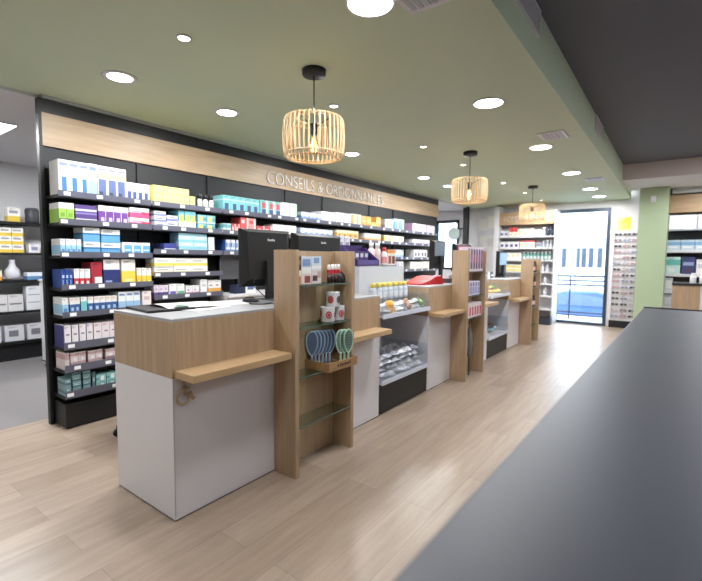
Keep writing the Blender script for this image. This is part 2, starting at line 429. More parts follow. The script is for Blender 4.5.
for bi in range(7):
    b = bi+1; y0, y1 = BND[bi], BND[bi+1]
    if b == 7: y1b = 7.92
    else: y1b = y1
    lab = ['', 'leftmost black shelving bay with tall cartons on top and teal boxes at bottom', 'black shelving bay with pale yellow cartons on top shelf', 'black shelving bay with teal cartons on top, behind first screen',
           'black shelving bay behind second screen with blue packs on top', 'black shelving bay with orange cartons on top shelf', 'black shelving bay with blue green cartons near far end', 'last black shelving bay at far end of sign band'][b]
    t = thing('shelving_bay', lab, 'shelving unit', (XB, y0, 0), 0, 'black wall shelving bays')
    W = y1-y0; Wb = y1b-y0
    MB().box(-.03, 0, .002, Wb-.002, .0, 2.103, BACKP).build('back_panel', t)
    MB().box(0, .224, .008, Wb-.008, .012, .19, BLACK).box(.01, .20, .02, Wb-.02, 0, .012, BLACK2).build('plinth', t)
    if bi == 0: MB().box(-.03, .02, -.022, 0, 0, 2.103, BLACK).build('side_panel', t)
    MB().box(.0025, .014, .001, .012, .192, 2.1, BLACK).build('upright', t)
    for si, z in enumerate(SH[b]):
        s = MB().box(0, .238, .006, W-.006, z-.022, z, BLACK).build('shelf', t)
        lh = .044 if si < 5 else .058
        rl = MB(); g = .002
        rl.prism([(.239, z-.014), (.246, z-.014), (.252, z-.014+lh), (.247, z-.014+lh)], g+.004, W-g-.004, LIP, 'xz')
        rl.build('price_rail', s)
        for k in range(int(W/.24)+1):
            yy = .08+k*.24+random.uniform(-.05, .05)
            if yy > W-.04: continue
            tg = bpy.data.objects.new('price_tag', tag_mesh); COL.objects.link(tg); tg.parent = s; tg.location = (.2500, yy, z-.014+lh*.5)

# carton styles: base colour, bands (a0,a1,b0,b1,colour) on the front, singular, plural, short
ST = {
'bluesquare': ((233,236,242), [(.3,.8,.1,.52,(58,120,186)),(.1,.9,.83,.92,(120,140,180)),(.1,.95,.6,.7,(236,214,214))], 'white carton with blue square', 'white cartons with blue square', 'blue squares'),
'paleblue': ((224,234,246), [(0,1,.1,.5,(150,190,226)),(.1,.9,.8,.9,(110,140,190))], 'pale blue carton', 'pale blue cartons', 'pale blue'),
'nightyellow': ((232,234,242), [(0,1,.62,.78,(238,214,140)),(.05,.85,.12,.6,(92,108,160)),(.1,.5,.05,.22,(60,66,96)),(.1,.9,.86,.93,(150,150,170))], 'white carton with slate picture', 'white cartons with slate picture', 'slate pictures'),
'navyfoot': ((240,240,240), [(.05,.75,.12,.55,(70,84,156)),(.7,.98,.1,.4,(224,228,240)),(.05,.9,.68,.76,(236,220,150))], 'white carton with navy picture', 'white cartons with navy picture', 'navy pictures'),
'greenwhite': ((238,240,236), [(0,1,0,.7,(150,200,70)),(.2,.8,.3,.5,(120,170,50))], 'white and lime green carton', 'white and lime green cartons', 'lime green'),
'purpleflat': ((90,66,140), [(0,1,.35,.55,(226,224,240)),(0,1,0,.18,(136,120,190))], 'flat purple carton', 'flat purple cartons', 'flat purple'),
'purpleswirl': ((236,232,242), [(0,.92,.0,.72,(118,64,158)),(.3,.75,.2,.4,(216,190,232)),(.5,.8,.05,.15,(230,220,240))], 'white and violet carton', 'white and violet cartons', 'violet'),
'pinkwave': ((238,226,232), [(0,1,.0,.5,(222,78,130)),(.1,.7,.55,.7,(230,150,180)),(.6,1,.3,.6,(214,60,90))], 'flat pink carton', 'flat pink cartons', 'flat pink'),
'skyfoot': ((236,240,244), [(0,1,.08,.62,(150,204,236)),(.2,.8,.2,.4,(90,150,210))], 'white carton with sky blue foot', 'white cartons with sky blue foot', 'sky feet'),
'bluewave': ((230,232,236), [(0,1,.0,.55,(92,164,214)),(0,1,.5,.62,(40,112,176)),(.1,.6,.75,.83,(150,160,176))], 'wide carton with blue wave', 'wide cartons with blue wave', 'blue waves'),
'skyband': ((240,242,246), [(.2,1,.1,.8,(94,170,222)),(.3,.9,.4,.5,(200,226,244))], 'white and sky blue carton', 'white and sky blue cartons', 'sky blue'),
'royal': ((36,74,160), [(.2,.8,.55,.7,(190,206,240)),(.2,.6,.2,.45,(120,160,220))], 'royal blue carton', 'royal blue cartons', 'royal blue'),
'redwhite': ((240,232,234), [(.0,1,.05,.5,(216,52,62)),(.25,.75,.2,.35,(250,230,230))], 'white carton with red foot', 'white cartons with red foot', 'red feet'),
'crimson': ((176,36,52), [(.3,1,0,.4,(238,234,236))], 'crimson carton with white corner', 'crimson cartons with white corner', 'crimson'),
'navybase': ((222,220,222), [(0,1,0,.62,(40,52,120)),(.1,.5,.15,.22,(150,170,210))], 'wide carton with navy base', 'wide cartons with navy base', 'navy base'),
'yellowbase': ((226,222,216), [(0,1,0,.55,(236,204,60)),(.2,.8,.15,.25,(250,236,150))], 'white carton with yellow base', 'white cartons with yellow base', 'yellow base'),
'bluecap': ((236,234,236), [(0,1,.08,.62,(52,98,166)),(.25,.75,.25,.45,(170,200,230)),(0,1,.8,1,(236,220,212))], 'white and mid blue carton', 'white and mid blue cartons', 'mid blue'),
'tealtop': ((228,232,234), [(0,1,.15,.75,(112,196,204))], 'white and aqua carton', 'white and aqua cartons', 'aqua carton'),
'blushcarton': ((232,220,216), [(.2,.8,.5,.7,(206,180,176))], 'plain blush carton', 'plain blush cartons', 'plain blush'),
'navyspot': ((232,226,228), [(0,.36,.0,.22,(50,48,122)),(.0,.08,.0,1,(60,60,130)),(.3,.8,.55,.62,(140,130,150))], 'white carton with navy corner', 'white cartons with navy corner', 'navy corners'),
'pinkspot': ((232,222,226), [(0,.34,.02,.22,(198,58,120)),(.3,.8,.55,.62,(170,130,150)),(0,1,.82,1,(226,206,212))], 'white carton with magenta corner', 'white cartons with magenta corner', 'magenta corners'),
'blush': ((218,202,202), [(0,1,.6,.9,(196,158,158)),(.4,.75,.0,.35,(236,228,232))], 'small blush pink carton', 'small blush pink cartons', 'blush pink'),
'tealbox': ((122,160,164), [(0,1,.35,.6,(70,110,122)),(.2,.7,.7,.85,(190,214,214))], 'dusty teal box', 'dusty teal boxes', 'dusty teal'),
'tealdark': ((84,112,116), [(.2,.8,.5,.7,(150,180,180))], 'narrow dark teal box', 'narrow dark teal boxes', 'dark teal'),
'tealwhite': ((130,196,194), [(.45,.8,.2,.8,(232,240,240)),(0,.3,.3,.6,(90,166,168))], 'teal and white box', 'teal and white boxes', 'teal white'),
'yellow': ((238,224,128), [(.15,.85,.6,.66,(214,188,90)),(.2,.7,.3,.34,(220,196,100))], 'pale yellow carton', 'pale yellow cartons', 'pale yellow'),
'bluestack': ((228,230,240), [(0,1,.2,.55,(122,134,196)),(.1,.7,.7,.85,(80,92,160))], 'flat lavender blue carton', 'flat lavender blue cartons', 'lavender blue'),
'sunteal': ((240,240,236), [(0,1,.5,1,(96,186,202)),(.15,.85,.42,.78,(240,210,70))], 'teal carton with yellow disc', 'teal cartons with yellow disc', 'yellow discs'),
'suncircle': ((120,190,206), [(.15,.6,.25,.8,(240,222,90)),(.65,.95,.3,.7,(66,150,174)),(0,1,0,.12,(230,238,240))], 'small teal and yellow box', 'small teal and yellow boxes', 'teal yellow'),
'indigo': ((58,66,150), [(.05,.9,.0,.45,(220,222,240))], 'flat indigo carton', 'flat indigo cartons', 'indigo'),
'aqua': ((182,218,226), [(0,1,.6,1,(134,200,216)),(.2,.8,.2,.4,(226,240,226))], 'wide aqua carton', 'wide aqua cartons', 'wide aqua'),
'white': ((236,234,232), [(.2,.8,.55,.7,(200,200,204))], 'plain white carton', 'plain white cartons', 'plain white'),
'longyellow': ((238,234,226), [(0,1,.08,.42,(238,208,84)),(.1,.7,.6,.72,(180,176,176))], 'long white and yellow carton', 'long white and yellow cartons', 'long yellow'),
'purplebase': ((226,216,228), [(0,1,0,.45,(94,70,140)),(.2,.7,.6,.8,(200,160,200))], 'white and plum carton', 'white and plum cartons', 'plum'),
'violetspot': ((238,236,240), [(.1,.9,.05,.45,(116,92,190))], 'white carton with violet patch', 'white cartons with violet patch', 'violet patch'),
'greenspot': ((238,238,238), [(.05,.95,.05,.45,(110,184,130))], 'white carton with green patch', 'white cartons with green patch', 'green patch'),
'pinkstripe': ((238,232,236), [(0,1,.1,.4,(220,150,184)),(.2,.5,.5,.7,(190,160,200))], 'white carton with pink stripe', 'white cartons with pink stripe', 'pink stripes'),
'orangebase': ((238,236,236), [(0,1,.05,.45,(242,168,72)),(.2,.6,.6,.7,(200,120,120))], 'white carton with orange base', 'white cartons with orange base', 'orange base'),
'tealtall': ((120,202,206), [(0,1,0,.08,(170,90,150)),(.2,.7,.2,.55,(64,90,150)),(.0,1,.72,.78,(200,232,234))], 'tall teal carton', 'tall teal cartons', 'tall teal'),
'tealred': ((134,206,206), [(.2,.7,.5,.85,(218,84,96)),(.2,.8,.12,.45,(62,88,150)),(.75,1,0,1,(222,236,236))], 'teal carton with red disc', 'teal cartons with red disc', 'red discs'),
'whitegreen': ((240,242,240), [(.8,1,0,1,(170,214,180)),(.1,.7,.5,.54,(200,214,206))], 'white carton with green edge', 'white cartons with green edge', 'green edges'),
'tealcap': ((206,228,230), [(0,1,.55,.9,(100,180,190))], 'small pale teal carton', 'small pale teal cartons', 'pale teal'),
'redpack': ((226,82,88), [(.1,.5,.3,.7,(246,206,206)),(.8,1,0,1,(244,236,236))], 'red and white pack', 'red and white packs', 'red packs'),
'coral': ((238,150,140), [(.1,.6,.3,.7,(222,70,76)),(.75,1,0,1,(200,224,228))], 'coral pack', 'coral packs', 'coral packs'),
'whitestack': ((234,234,236), [(.1,.9,.3,.4,(196,200,208))], 'flat white carton', 'flat white cartons', 'flat white'),
'bluepane': ((228,234,242), [(0,1,0,.3,(90,140,200)),(.15,.45,.45,.8,(80,130,196)),(.6,.9,.45,.8,(120,160,210)),(0,.12,0,1,(40,80,150))], 'white carton with blue panes', 'white cartons with blue panes', 'blue panes'),
'bluepack': ((204,216,238), [(0,1,.1,.6,(112,150,214)),(.2,.7,.5,.9,(228,234,246)),(.3,.8,.2,.3,(60,92,170))], 'light blue pack', 'light blue packs', 'light blue'),
'pinkrose': ((240,236,238), [(.3,.6,.0,.6,(228,190,206)),(0,1,.8,.86,(220,200,214))], 'white and rose carton', 'white and rose cartons', 'rose'),
'creamgold': ((240,234,214), [(.0,.35,.1,.9,(226,190,84)),(.5,.9,.4,.5,(214,190,140))], 'cream and gold carton', 'cream and gold cartons', 'cream gold'),
'orange': ((246,184,88), [(.1,.9,.5,.62,(250,214,150)),(.2,.8,.2,.3,(230,150,60))], 'orange carton', 'orange cartons', 'orange'),
'lilac': ((224,222,238), [(0,1,.0,.5,(180,176,216)),(.3,.7,.6,.8,(110,120,180))], 'pale lilac carton', 'pale lilac cartons', 'pale lilac'),
'bluegreen': ((190,216,232), [(0,.6,.2,.8,(98,160,206)),(.5,1,.6,1,(160,210,150)),(0,1,0,.2,(120,150,200))], 'blue and green carton', 'blue and green cartons', 'blue green'),
'lilacstripe': ((238,232,240), [(0,.2,0,1,(190,150,190)),(.3,.9,.4,.6,(216,196,220))], 'white and mauve carton', 'white and mauve cartons', 'mauve'),
'goldpack': ((240,226,190), [(0,1,.3,.75,(228,180,92)),(.2,.6,.4,.6,(160,110,60))], 'golden picture carton', 'golden picture cartons', 'golden'),
'dotface': ((238,234,236), [(.15,.4,.3,.7,(90,90,110)),(.6,.85,.3,.7,(90,90,110))], 'wide white carton with dark dots', 'wide white cartons with dark dots', 'dark dots'),
'cream': ((244,240,220), [(.1,.9,.2,.3,(236,226,170)),(.1,.6,.6,.7,(220,216,200))], 'bright cream carton', 'bright cream cartons', 'bright cream'),
}
def carton_mesh(w, h, d, base, bands, name='carton', rough=.42):
    mb = MB(); e = .0007
    def soft(c):
        g = .3*c[0]+.59*c[1]+.11*c[2]; return tuple(int(round(min(232, v+(g-v)*.14))) for v in c)
    if h > .09:
        ink = tuple(int(v*.62) for v in base); bands = list(bands)+[(.14, .62, .90, .925, ink), (.14, .45, .855, .87, ink)]
    base = soft(base); bands = [(*q[:4], soft(q[4])) for q in bands]
    mb.box(-d/2, d/2, -w/2, w/2, 0, h, paint(base, rough, var=.02))
    for j, (a0, a1, b0, b1, c) in enumerate(bands):
        x = d/2+e*(1+j*.4); m = paint(c, rough, var=.03)
        y0, y1, z0, z1 = -w/2+a0*w, -w/2+a1*w, b0*h, b1*h
        mb.face([(x, y0, z0), (x, y1, z0), (x, y1, z1), (x, y0, z1)], m)
        if a0 == 0:
            yy = -w/2-e*(1+j*.4); mb.face([(-d/2, yy, z0), (x, yy, z0), (x, yy, z1), (-d/2, yy, z1)], m)
        if a1 == 1:
            yy = w/2+e*(1+j*.4); mb.face([(x, yy, z0), (-d/2, yy, z0), (-d/2, yy, z1), (x, yy, z1)], m)
    return mb.mesh(name, False)
RUNS = '''bluesquare 1 1 1.289 1.490 3 1 .251;paleblue 1 1 1.490 1.553 1 1 .255;nightyellow 1 1 1.554 1.772 3 1 .251;navyfoot 1 1 1.774 1.961 4 1 .157;greenwhite 1 2 1.281 1.384 2 1 .145;purpleflat 1 2 1.391 1.543 1 2 .071;purpleswirl 1 2 1.551 1.783 4 1 .151;pinkwave 1 2 1.792 1.955 1 2 .080;skyfoot 1 3 1.285 1.423 4 1 .123;bluewave 1 3 1.437 1.557 1 2 .107;bluewave 1 3 1.567 1.711 1 2 .104;skyband 1 3 1.724 1.956 3 1 .113;royal 1 4 1.283 1.359 3 1 .137;redwhite 1 4 1.365 1.478 3 1 .140;crimson 1 4 1.484 1.566 1 1 .191;navybase 1 4 1.575 1.700 1 1 .211;yellowbase 1 4 1.712 1.825 1 1 .215;yellowbase 1 4 1.836 1.960 3 1 .141;skyfoot 1 5 1.282 1.324 1 1 .133;bluecap 1 5 1.328 1.402 2 1 .130;tealtop 1 5 1.406 1.450 1 1 .132;bluecap 1 5 1.454 1.672 5 1 .129;paleblue 1 5 1.681 1.860 3 1 .154;blushcarton 1 5 1.877 1.955 1 1 .151;navyspot 1 6 1.282 1.486 4 1 .167;pinkspot 1 6 1.490 1.666 3 1 .165;blush 1 7 1.284 1.314 1 1 .135;blush 1 7 1.320 1.430 2 2 .064;blush 1 7 1.441 1.549 2 2 .062;blush 1 7 1.568 1.699 2 2 .059;tealbox 1 8 1.281 1.320 1 2 .065;tealbox 1 8 1.329 1.390 1 4 .045;tealbox 1 8 1.401 1.457 1 4 .043;tealdark 1 8 1.467 1.492 1 1 .151;tealwhite 1 8 1.495 1.646 2 2 .061;yellow 2 1 1.996 2.335 4 1 .167;yellow 2 1 2.339 2.395 1 1 .111;bluestack 2 2 1.999 2.107 1 3 .050;bluestack 2 2 2.112 2.216 1 2 .061;sunteal 2 2 2.227 2.398 3 1 .176;suncircle 2 2 2.419 2.610 2 2 .077;indigo 2 3 2.078 2.205 1 1 .082;aqua 2 3 2.223 2.517 2 3 .060;white 2 3 2.534 2.601 1 2 .077;longyellow 2 4 1.989 2.519 3 2 .076;purplebase 2 5 1.983 2.111 3 1 .111;violetspot 2 5 2.121 2.193 1 1 .118;greenspot 2 5 2.198 2.272 1 1 .115;pinkstripe 2 5 2.282 2.422 2 1 .093;white 2 5 2.434 2.510 1 1 .147;orangebase 2 5 2.521 2.672 2 1 .135;tealtall 3 1 2.706 3.170 5 1 .169;tealred 3 1 3.178 3.500 3 1 .174;whitegreen 3 1 3.508 3.741 2 1 .183;tealcap 3 2 2.708 2.797 3 1 .095;redpack 3 2 2.804 2.903 2 1 .097;redpack 3 2 2.917 3.020 1 2 .085;coral 3 2 3.027 3.120 1 2 .085;redpack 3 2 3.134 3.347 2 1 .098;whitestack 3 2 3.363 3.733 2 2 .065;bluepane 3 3 2.723 2.907 3 1 .138;greenwhite 3 3 3.491 3.601 1 1 .172;bluepack 4 1 3.810 4.170 5 1 .105;pinkrose 4 1 4.181 4.440 3 1 .145;pinkrose 5 1 4.480 4.806 3 1 .159;creamgold 5 1 4.819 5.030 2 1 .169;orange 5 1 5.043 5.280 2 1 .161;orange 5 1 5.288 5.413 1 1 .088;orange 5 1 5.420 5.540 1 1 .171;lilac 6 1 5.661 5.908 2 1 .160;bluegreen 6 1 5.939 6.235 2 1 .189;lilacstripe 7 1 6.506 7.353 5 1 .159;bluepack 4 2 3.793 4.409 6 1 .118;goldpack 5 2 4.493 4.974 4 1 .135;orangebase 5 2 5.134 5.540 4 1 .123;creamgold 6 2 5.639 6.240 4 1 .119;pinkstripe 7 2 6.551 7.325 5 1 .096;creamgold 5 3 4.581 4.779 2 1 .135;paleblue 6 3 5.879 6.240 4 1 .143;dotface 7 3 6.594 7.074 2 1 .158;lilac 6 4 6.036 6.240 2 1 .155;cream 7 4 6.479 7.202 4 1 .150;yellowbase 6 5 5.920 6.240 3 1 .132'''
runs = [r.split() for r in RUNS.split(';')]
SHW = ['', 'top', 'second', 'third', 'fourth', 'fifth', 'sixth', 'seventh', 'bottom']
LAYW = {1: [''], 2: ['lower', 'upper'], 3: ['lowest', 'middle', 'topmost'], 4: ['lowest', 'second lowest', 'third lowest', 'topmost']}
for ri, r in enumerate(runs):
    st, b, s, y0, y1, n, L, h = r[0], int(r[1]), int(r[2]), float(r[3]), float(r[4]), int(r[5]), int(r[6]), float(r[7])
    base, bands, one, many, short = ST[st]
    z = SH[b][s-1]; w = (y1-y0)/n
    same = [q for q in runs if q[0] == st and q[1:3] == r[1:3]]
    near = ''
    if len(same) > 1:
        prev = [q for q in runs[:ri] if q[1:3] == r[1:3]]
        k = same.index(r)
        near = ', '+({2: ['left', 'right'], 3: ['left', 'middle', 'right'], 4: ['leftmost', 'second', 'third', 'rightmost']}[len(same)][k])+' block'
    d = .17 if h > .1 else .15
    me = carton_mesh(w-.0035, h-.0015, d, base, bands)
    for lay in range(L):
        for i in range(n):
            o = bpy.data.objects.new('carton', me); COL.objects.link(o)
            jx = random.uniform(-.006, .002); 
            o.location = (-3.572-d/2+jx, y0+w*(i+.5), z+.0005+lay*h); o.rotation_euler[2] = random.uniform(-.01, .01)
            p = (LAYW[L][lay]+' '+pos(i, n)).strip()
            lead = (p+' of '+NUM[n*L] if L == 1 else p+' of '+NUM[n*L]) if n*L > 1 else ''
            lb = (lead+' '+(many if n*L > 1 else one)+near+', '+SHW[s]+' shelf, '+BAYW[b]+(' bay' if near else ' black bay')).strip()
            tag(o, lb, 'carton', '%s on %s shelf of %s black bay' % (many.replace(',', ' and'), SHW[s], BAYW[b]))

# white bottles with black caps on the top shelf of the second bay
def bottle_mesh(r, h, body, cap, name='bottle', neck=.45, caph=.22, band=None):
    mb = MB(); hb = h*(1-caph)
    mb.lathe([(r*.92, 0), (r, h*.03), (r, hb*.78), (r*.85, hb*.9), (r*neck, hb*.97), (r*neck, hb)], paint(body, .3, var=.02), 14)
    mb.cyl((0, 0, hb), r*(neck+.16), h*caph, paint(cap, .4, var=.02), 14)
    if band: mb.lathe([(r*1.01, hb*.15), (r*1.01, hb*.6)], paint(band, .45), 14, cap=False)
    return mb.mesh(name)
bm_ = bottle_mesh(.024, .15, (234, 232, 226), (40, 40, 44), caph=.3, neck=.7, band=(220, 222, 214))
for i in range(3):
    o = bpy.data.objects.new('bottle', bm_); COL.objects.link(o); o.location = (-3.62, 2.475+i*.062, 1.7355)
    tag(o, pos(i, 3)+' of three white black-capped bottles on top shelf, second black bay', 'bottle', 'white bottles with black caps')

# ------------------------------------------------------------------ counters
def counter(y0, y1, zt, zl, ledges, label, symbol=False):
    t = thing('sales_counter', label, 'counter', (-1.9, y0, 0), 0, 'sales counters')
    W = y1-y0; D = .57; zf = zt-.289
    MB().box(-D+.004, -.004, .004, W-.004, 0, .006, BLACK2).build('plinth', t)  # thin dark strip standing in for the shadow gap under the body
    b = MB().box(-D, 0, 0, W, .006, zf, COUNTERW)
    b.build('body', t, bevel=.002)
    MB().box(-D, 0, 0, W, zf+.001, zt-.014, OAK_V).build('fascia', t, bevel=.002)
    MB().box(-D, -.002, .002, W-.002, zt-.014, zt, paint((164, 164, 167), .4, name='worktop_laminate', var=.01)).build('worktop', t, bevel=.002)
    for a, c in ledges:
        MB().box(.0005, .155, a-y0, c-y0, zl-.036, zl, OAK_L).build('ledge', t, bevel=.002)
    st = MB().box(.0002, .002, .001, .004, .02, zf-.004, STEEL); st.build('corner_trim', t)
    if symbol:
        g = MB(); x = .007; m = OAK_Y; Cy, Cz = .052, .612
        g.tube([(x, Cy+.034*math.cos(a), Cz+.034*math.sin(a)) for a in [math.radians(75+k*12.0) for k in range(26)]], .0068, m, 6)
        g.tube([(x, .058, .672), (x, .061, .628), (x, .092, .628), (x, .106, .592), (x, .117, .597)], .0075, m, 6)
        g.tube([(x, .060, .655), (x, .088, .652)], .006, m, 6)
        g.lathe([(.0005, -.006), (.009, -.005), (.009, .005), (.0005, .006)], m, 14, (x-.003, .058, .690), Matrix.Rotation(PI/2, 3, 'Y'))
        g.build('wheelchair_symbol', t)
    return t
counter(1.134, 2.955, 1.0, .75, [(1.146, 1.785), (2.40, 2.89)], 'nearest white and oak counter with wheelchair symbol under its ledge', True)
counter(3.815, 5.50, 1.03, .775, [(3.835, 4.347), (4.93, 5.44)], 'middle white and oak counter with red folder on top')
counter(6.345, 7.40, 1.012, .735, [(6.365, 6.915)], 'farthest white and oak counter near the glass door')

def tower(y0, y1, h, shelves, label):
    t = thing('display_tower', label, 'display tower', (-1.8985, y0, 0), 0, 'oak display towers with glass shelves')
    W = y1-y0; D = .176; th = .032
    MB().box(0, D, 0, th, 0, h, OAK_V).build('side_panel', t, bevel=.0015)
    MB().box(0, D, W-th, W, 0, h, OAK_V).build('side_panel', t, bevel=.0015)
    MB().box(0, .022, th+.0005, W-th-.0005, .002, h-.002, OAK_V).build('back_panel', t)
    for z in shelves:
        g = MB().box(.0225, D-.012, th+.001, W-th-.001, z, z+.008, SHELFG)
        s = g.build('glass_shelf', t)
        MB().box(D-.0118, D-.010, th+.001, W-th-.001, z, z+.008, GEDGE).build('polished_edge', s)
    return t
tower(1.79, 2.36, 1.342, (1.128, .880, .585, .285), 'nearest oak display tower with brush crate and three white cups')
tower(4.352, 4.902, 1.392, (1.16, .90, .66), 'middle oak display tower with pink and violet packs')
tower(6.918, 7.40, 1.31, (1.10, .86, .56, .27), 'farthest oak display tower filled with dark bottles')

# ------------------------------------------------------------------ tower 1 goods
TX = -1.795
bk = [((70,58,50),[(0,1,.4,.7,(150,110,80)),(.2,.8,.75,.9,(40,40,60))],'brown picture box'),((198,206,220),[(.1,.9,.3,.8,(120,150,200)),(0,1,0,.2,(236,236,240))],'blue picture box'),((206,218,232),[(.2,.8,.5,.9,(130,160,200)),(0,1,.1,.3,(240,238,236))],'sky blue picture box'),
      ((214,150,120),[(.1,.9,.1,.5,(222,90,60)),(0,1,.6,1,(232,220,206))],'orange picture box'),((226,206,196),[(.3,.9,.1,.6,(150,70,70)),(0,1,.75,1,(236,230,222))],'blush picture box'),((214,206,202),[(.1,.6,.2,.6,(84,60,60)),(.6,.95,.4,.9,(190,160,150))],'mushroom picture box')]
for i, (b_, bands, nm) in enumerate(bk):
    c, l = i % 3, i//3
    me = carton_mesh(.088, .085, .05, b_, bands)
    o = bpy.data.objects.new('carton', me); COL.objects.link(o)
    o.location = (TX-.03, 1.875+.092*c, 1.1365+(1-l)*.0853)
    tag(o, '%s, %s %s of six on top glass shelf of nearest tower' % (nm, ('upper', 'lower')[l], ('left', 'middle', 'right')[c]), 'carton', 'picture boxes on nearest tower')
lm = MB(); lm.cyl((0, 0, 0), .012, .05, paint((60, 40, 44), .35), 12).lathe([(.011, .05), (.011, .105), (.008, .12)], paint((232, 226, 226), .3), 12).lathe([(.0115, .06), (.0115, .085)], paint((196, 50, 60), .4), 12, cap=False)
lme = lm.mesh('lipstick_tube')
for i in range(4):
    o = bpy.data.objects.new('balm_tube', lme); COL.objects.link(o); o.location = (TX+.005, 2.168+i*.034, 1.1365)
    tag(o, pos(i, 4)+' of four red and white balm tubes on nearest tower', 'tube', 'red white balm tubes')
o = MB().lathe([(.026, 0), (.03, .02), (.022, .05), (.006, .072)], paint((34, 32, 34), .4), 16).build('dome_tester', None, (TX, 2.303, 1.1365)); tag(o, 'small black cone beside the balm tubes on nearest tower', 'tester')
def cup(loc, label, rz):
    t = thing('paper_cup', label, 'cup', loc, rz, 'white cups with red print')
    MB().lathe([(.0445, 0), (.0455, .004), (.0475, .09), (.0475, .094), (.044, .094), (.042, .01), (.001, .01)], WHITE, 28, cap=False).build('body', t)
    p = MB()
    for k, (rot, rad, z, c) in enumerate(((.2, .02, .045, (196, 60, 66)), (1.5, .02, .045, (60, 60, 66)), (2.4, .02, .045, (200, 60, 66)), (-1.2, .018, .05, (200, 66, 70)), (-2.4, .02, .045, (70, 66, 70)))):
        for ring in ((.0, .45), (.62, 1.)):
            for q in range(14):
                q0, q1 = 2*PI*q/14, 2*PI*(q+1)/14
                pts = []
                for (rr_, aa) in ((ring[0]*rad, q0), (ring[1]*rad, q0), (ring[1]*rad, q1), (ring[0]*rad, q1)):
                    ang = rot+rr_*math.cos(aa)/.047; zz = z+rr_*math.sin(aa)*1.2; R_ = .0466+.0219*(zz-.004)/.94+.0004
                    pts.append((R_*math.cos(ang), R_*math.sin(ang), zz))
                p.face(pts, paint(c, .4))
    p.build('printed_emblem', t, fix=False)
cup((TX, 2.165, .8885), 'lower left white cup with red print on nearest tower', -.9)
cup((TX, 2.268, .8885), 'lower right white cup with red print on nearest tower', -.5)
cup((TX, 2.216, .983), 'top white cup stacked on two others on nearest tower', -1.4)
# wooden crate with brushes
ct = thing('wooden_crate', 'small open wooden crate of brushes jutting from nearest tower', 'crate', (-1.875, 2.035, .5935))
c = MB(); cw, cd, chh = .29, .205, .055
c.box(0, cd, 0, cw, 0, .006, CRATE); c.build('base', ct)
MB().box(cd-.008, cd, 0, cw, .0062, chh, CRATE).build('front_board', ct); MB().box(0, .008, 0, cw, .0062, chh, CRATE).build('back_board', ct)
MB().box(.0082, cd-.0082, 0, .008, .0062, chh, CRATE).build('end_board', ct); MB().box(.0082, cd-.0082, cw-.008, cw, .0062, chh, CRATE).build('end_board', ct)
DK = paint((70, 48, 30), .5); lg = MB()
lg.lathe([(.0005, 0), (.009, 0), (.009, .0008), (.0005, .0008)], DK, 14, (cd+.0002, .088, .03), Matrix.Rotation(PI/2, 3, 'Y'))
for k in range(7): lg.box(cd+.0002, cd+.001, .105+k*.0165, .117+k*.0165, .022, .036+(.004 if k % 3 == 0 else 0), DK)
lg.build('burned_mark', ct)
def brush_proto(col, pad, label, loc, rz):
    t = thing('paddle_brush', label, 'brush', loc, rz, 'oval brushes in the crate')
    P = lambda a, s: (0, (.036+.006*math.sin(a))*s*math.cos(a), .150+.076*s*math.sin(a))
    MB().tube([P(2*PI*k/30, 1) for k in range(30)], .0055, paint(col, .3), 8, True).build('rim', t)
    pb = MB(); pb.face([tuple(Vector(P(2*PI*k/30, .97))+Vector((.003, 0, 0))) for k in range(30)], paint(pad, .5)); pb.face([tuple(Vector(P(2*PI*k/30, .97))-Vector((.003, 0, 0))) for k in range(30)][::-1], paint(pad, .5))
    for a in range(30):
        p, q = P(2*PI*a/30, .97), P(2*PI*(a+1)/30, .97); pb.face([(.003,)+p[1:], (-.003,)+p[1:], (-.003,)+q[1:], (.003,)+q[1:]], paint(pad, .5))
    bn = pb.build('pad', t)
    br = MB()
    for iz in range(-3, 4):
        for iy in range(-2, 3):
            if (iy/2.6)**2+(iz/3.6)**2 < 1: br.cyl((.003, iy*.0125, .158+iz*.0165), .0018, .008, paint((40, 46, 60), .4), 5, 'x')
    br.build('bristle', bn)
    MB().tube([(0, 0, .078), (0, 0, .06), (0, 0, .03), (0, 0, .0)], [.008, .007, .009, .008], paint(col, .3), 10).build('handle', t)
    return t
blue = ((158, 180, 208), (104, 122, 156)); grn = ((178, 210, 190), (122, 150, 138))
bp = brush_proto(*blue, 'leftmost of six blue oval brushes in the wooden crate', (-1.842, 2.066, .6005), -.72)
gp = brush_proto(*grn, 'left of three green oval brushes in the wooden crate', (-1.742, 2.236, .6005), -.35)
for i in range(1, 6): dup(bp, (-1.842+.007*i, 2.066+.027*i, .6005), -.72+.03*i, pos(i, 6)+' of six blue oval brushes in the wooden crate')
for i, w_ in ((1, 'second'), (2, 'third')): dup(gp, (-1.742+.012*i, 2.236+.026*i, .6005), -.35+.05*i, w_+' from left of three green oval brushes in the wooden crate')

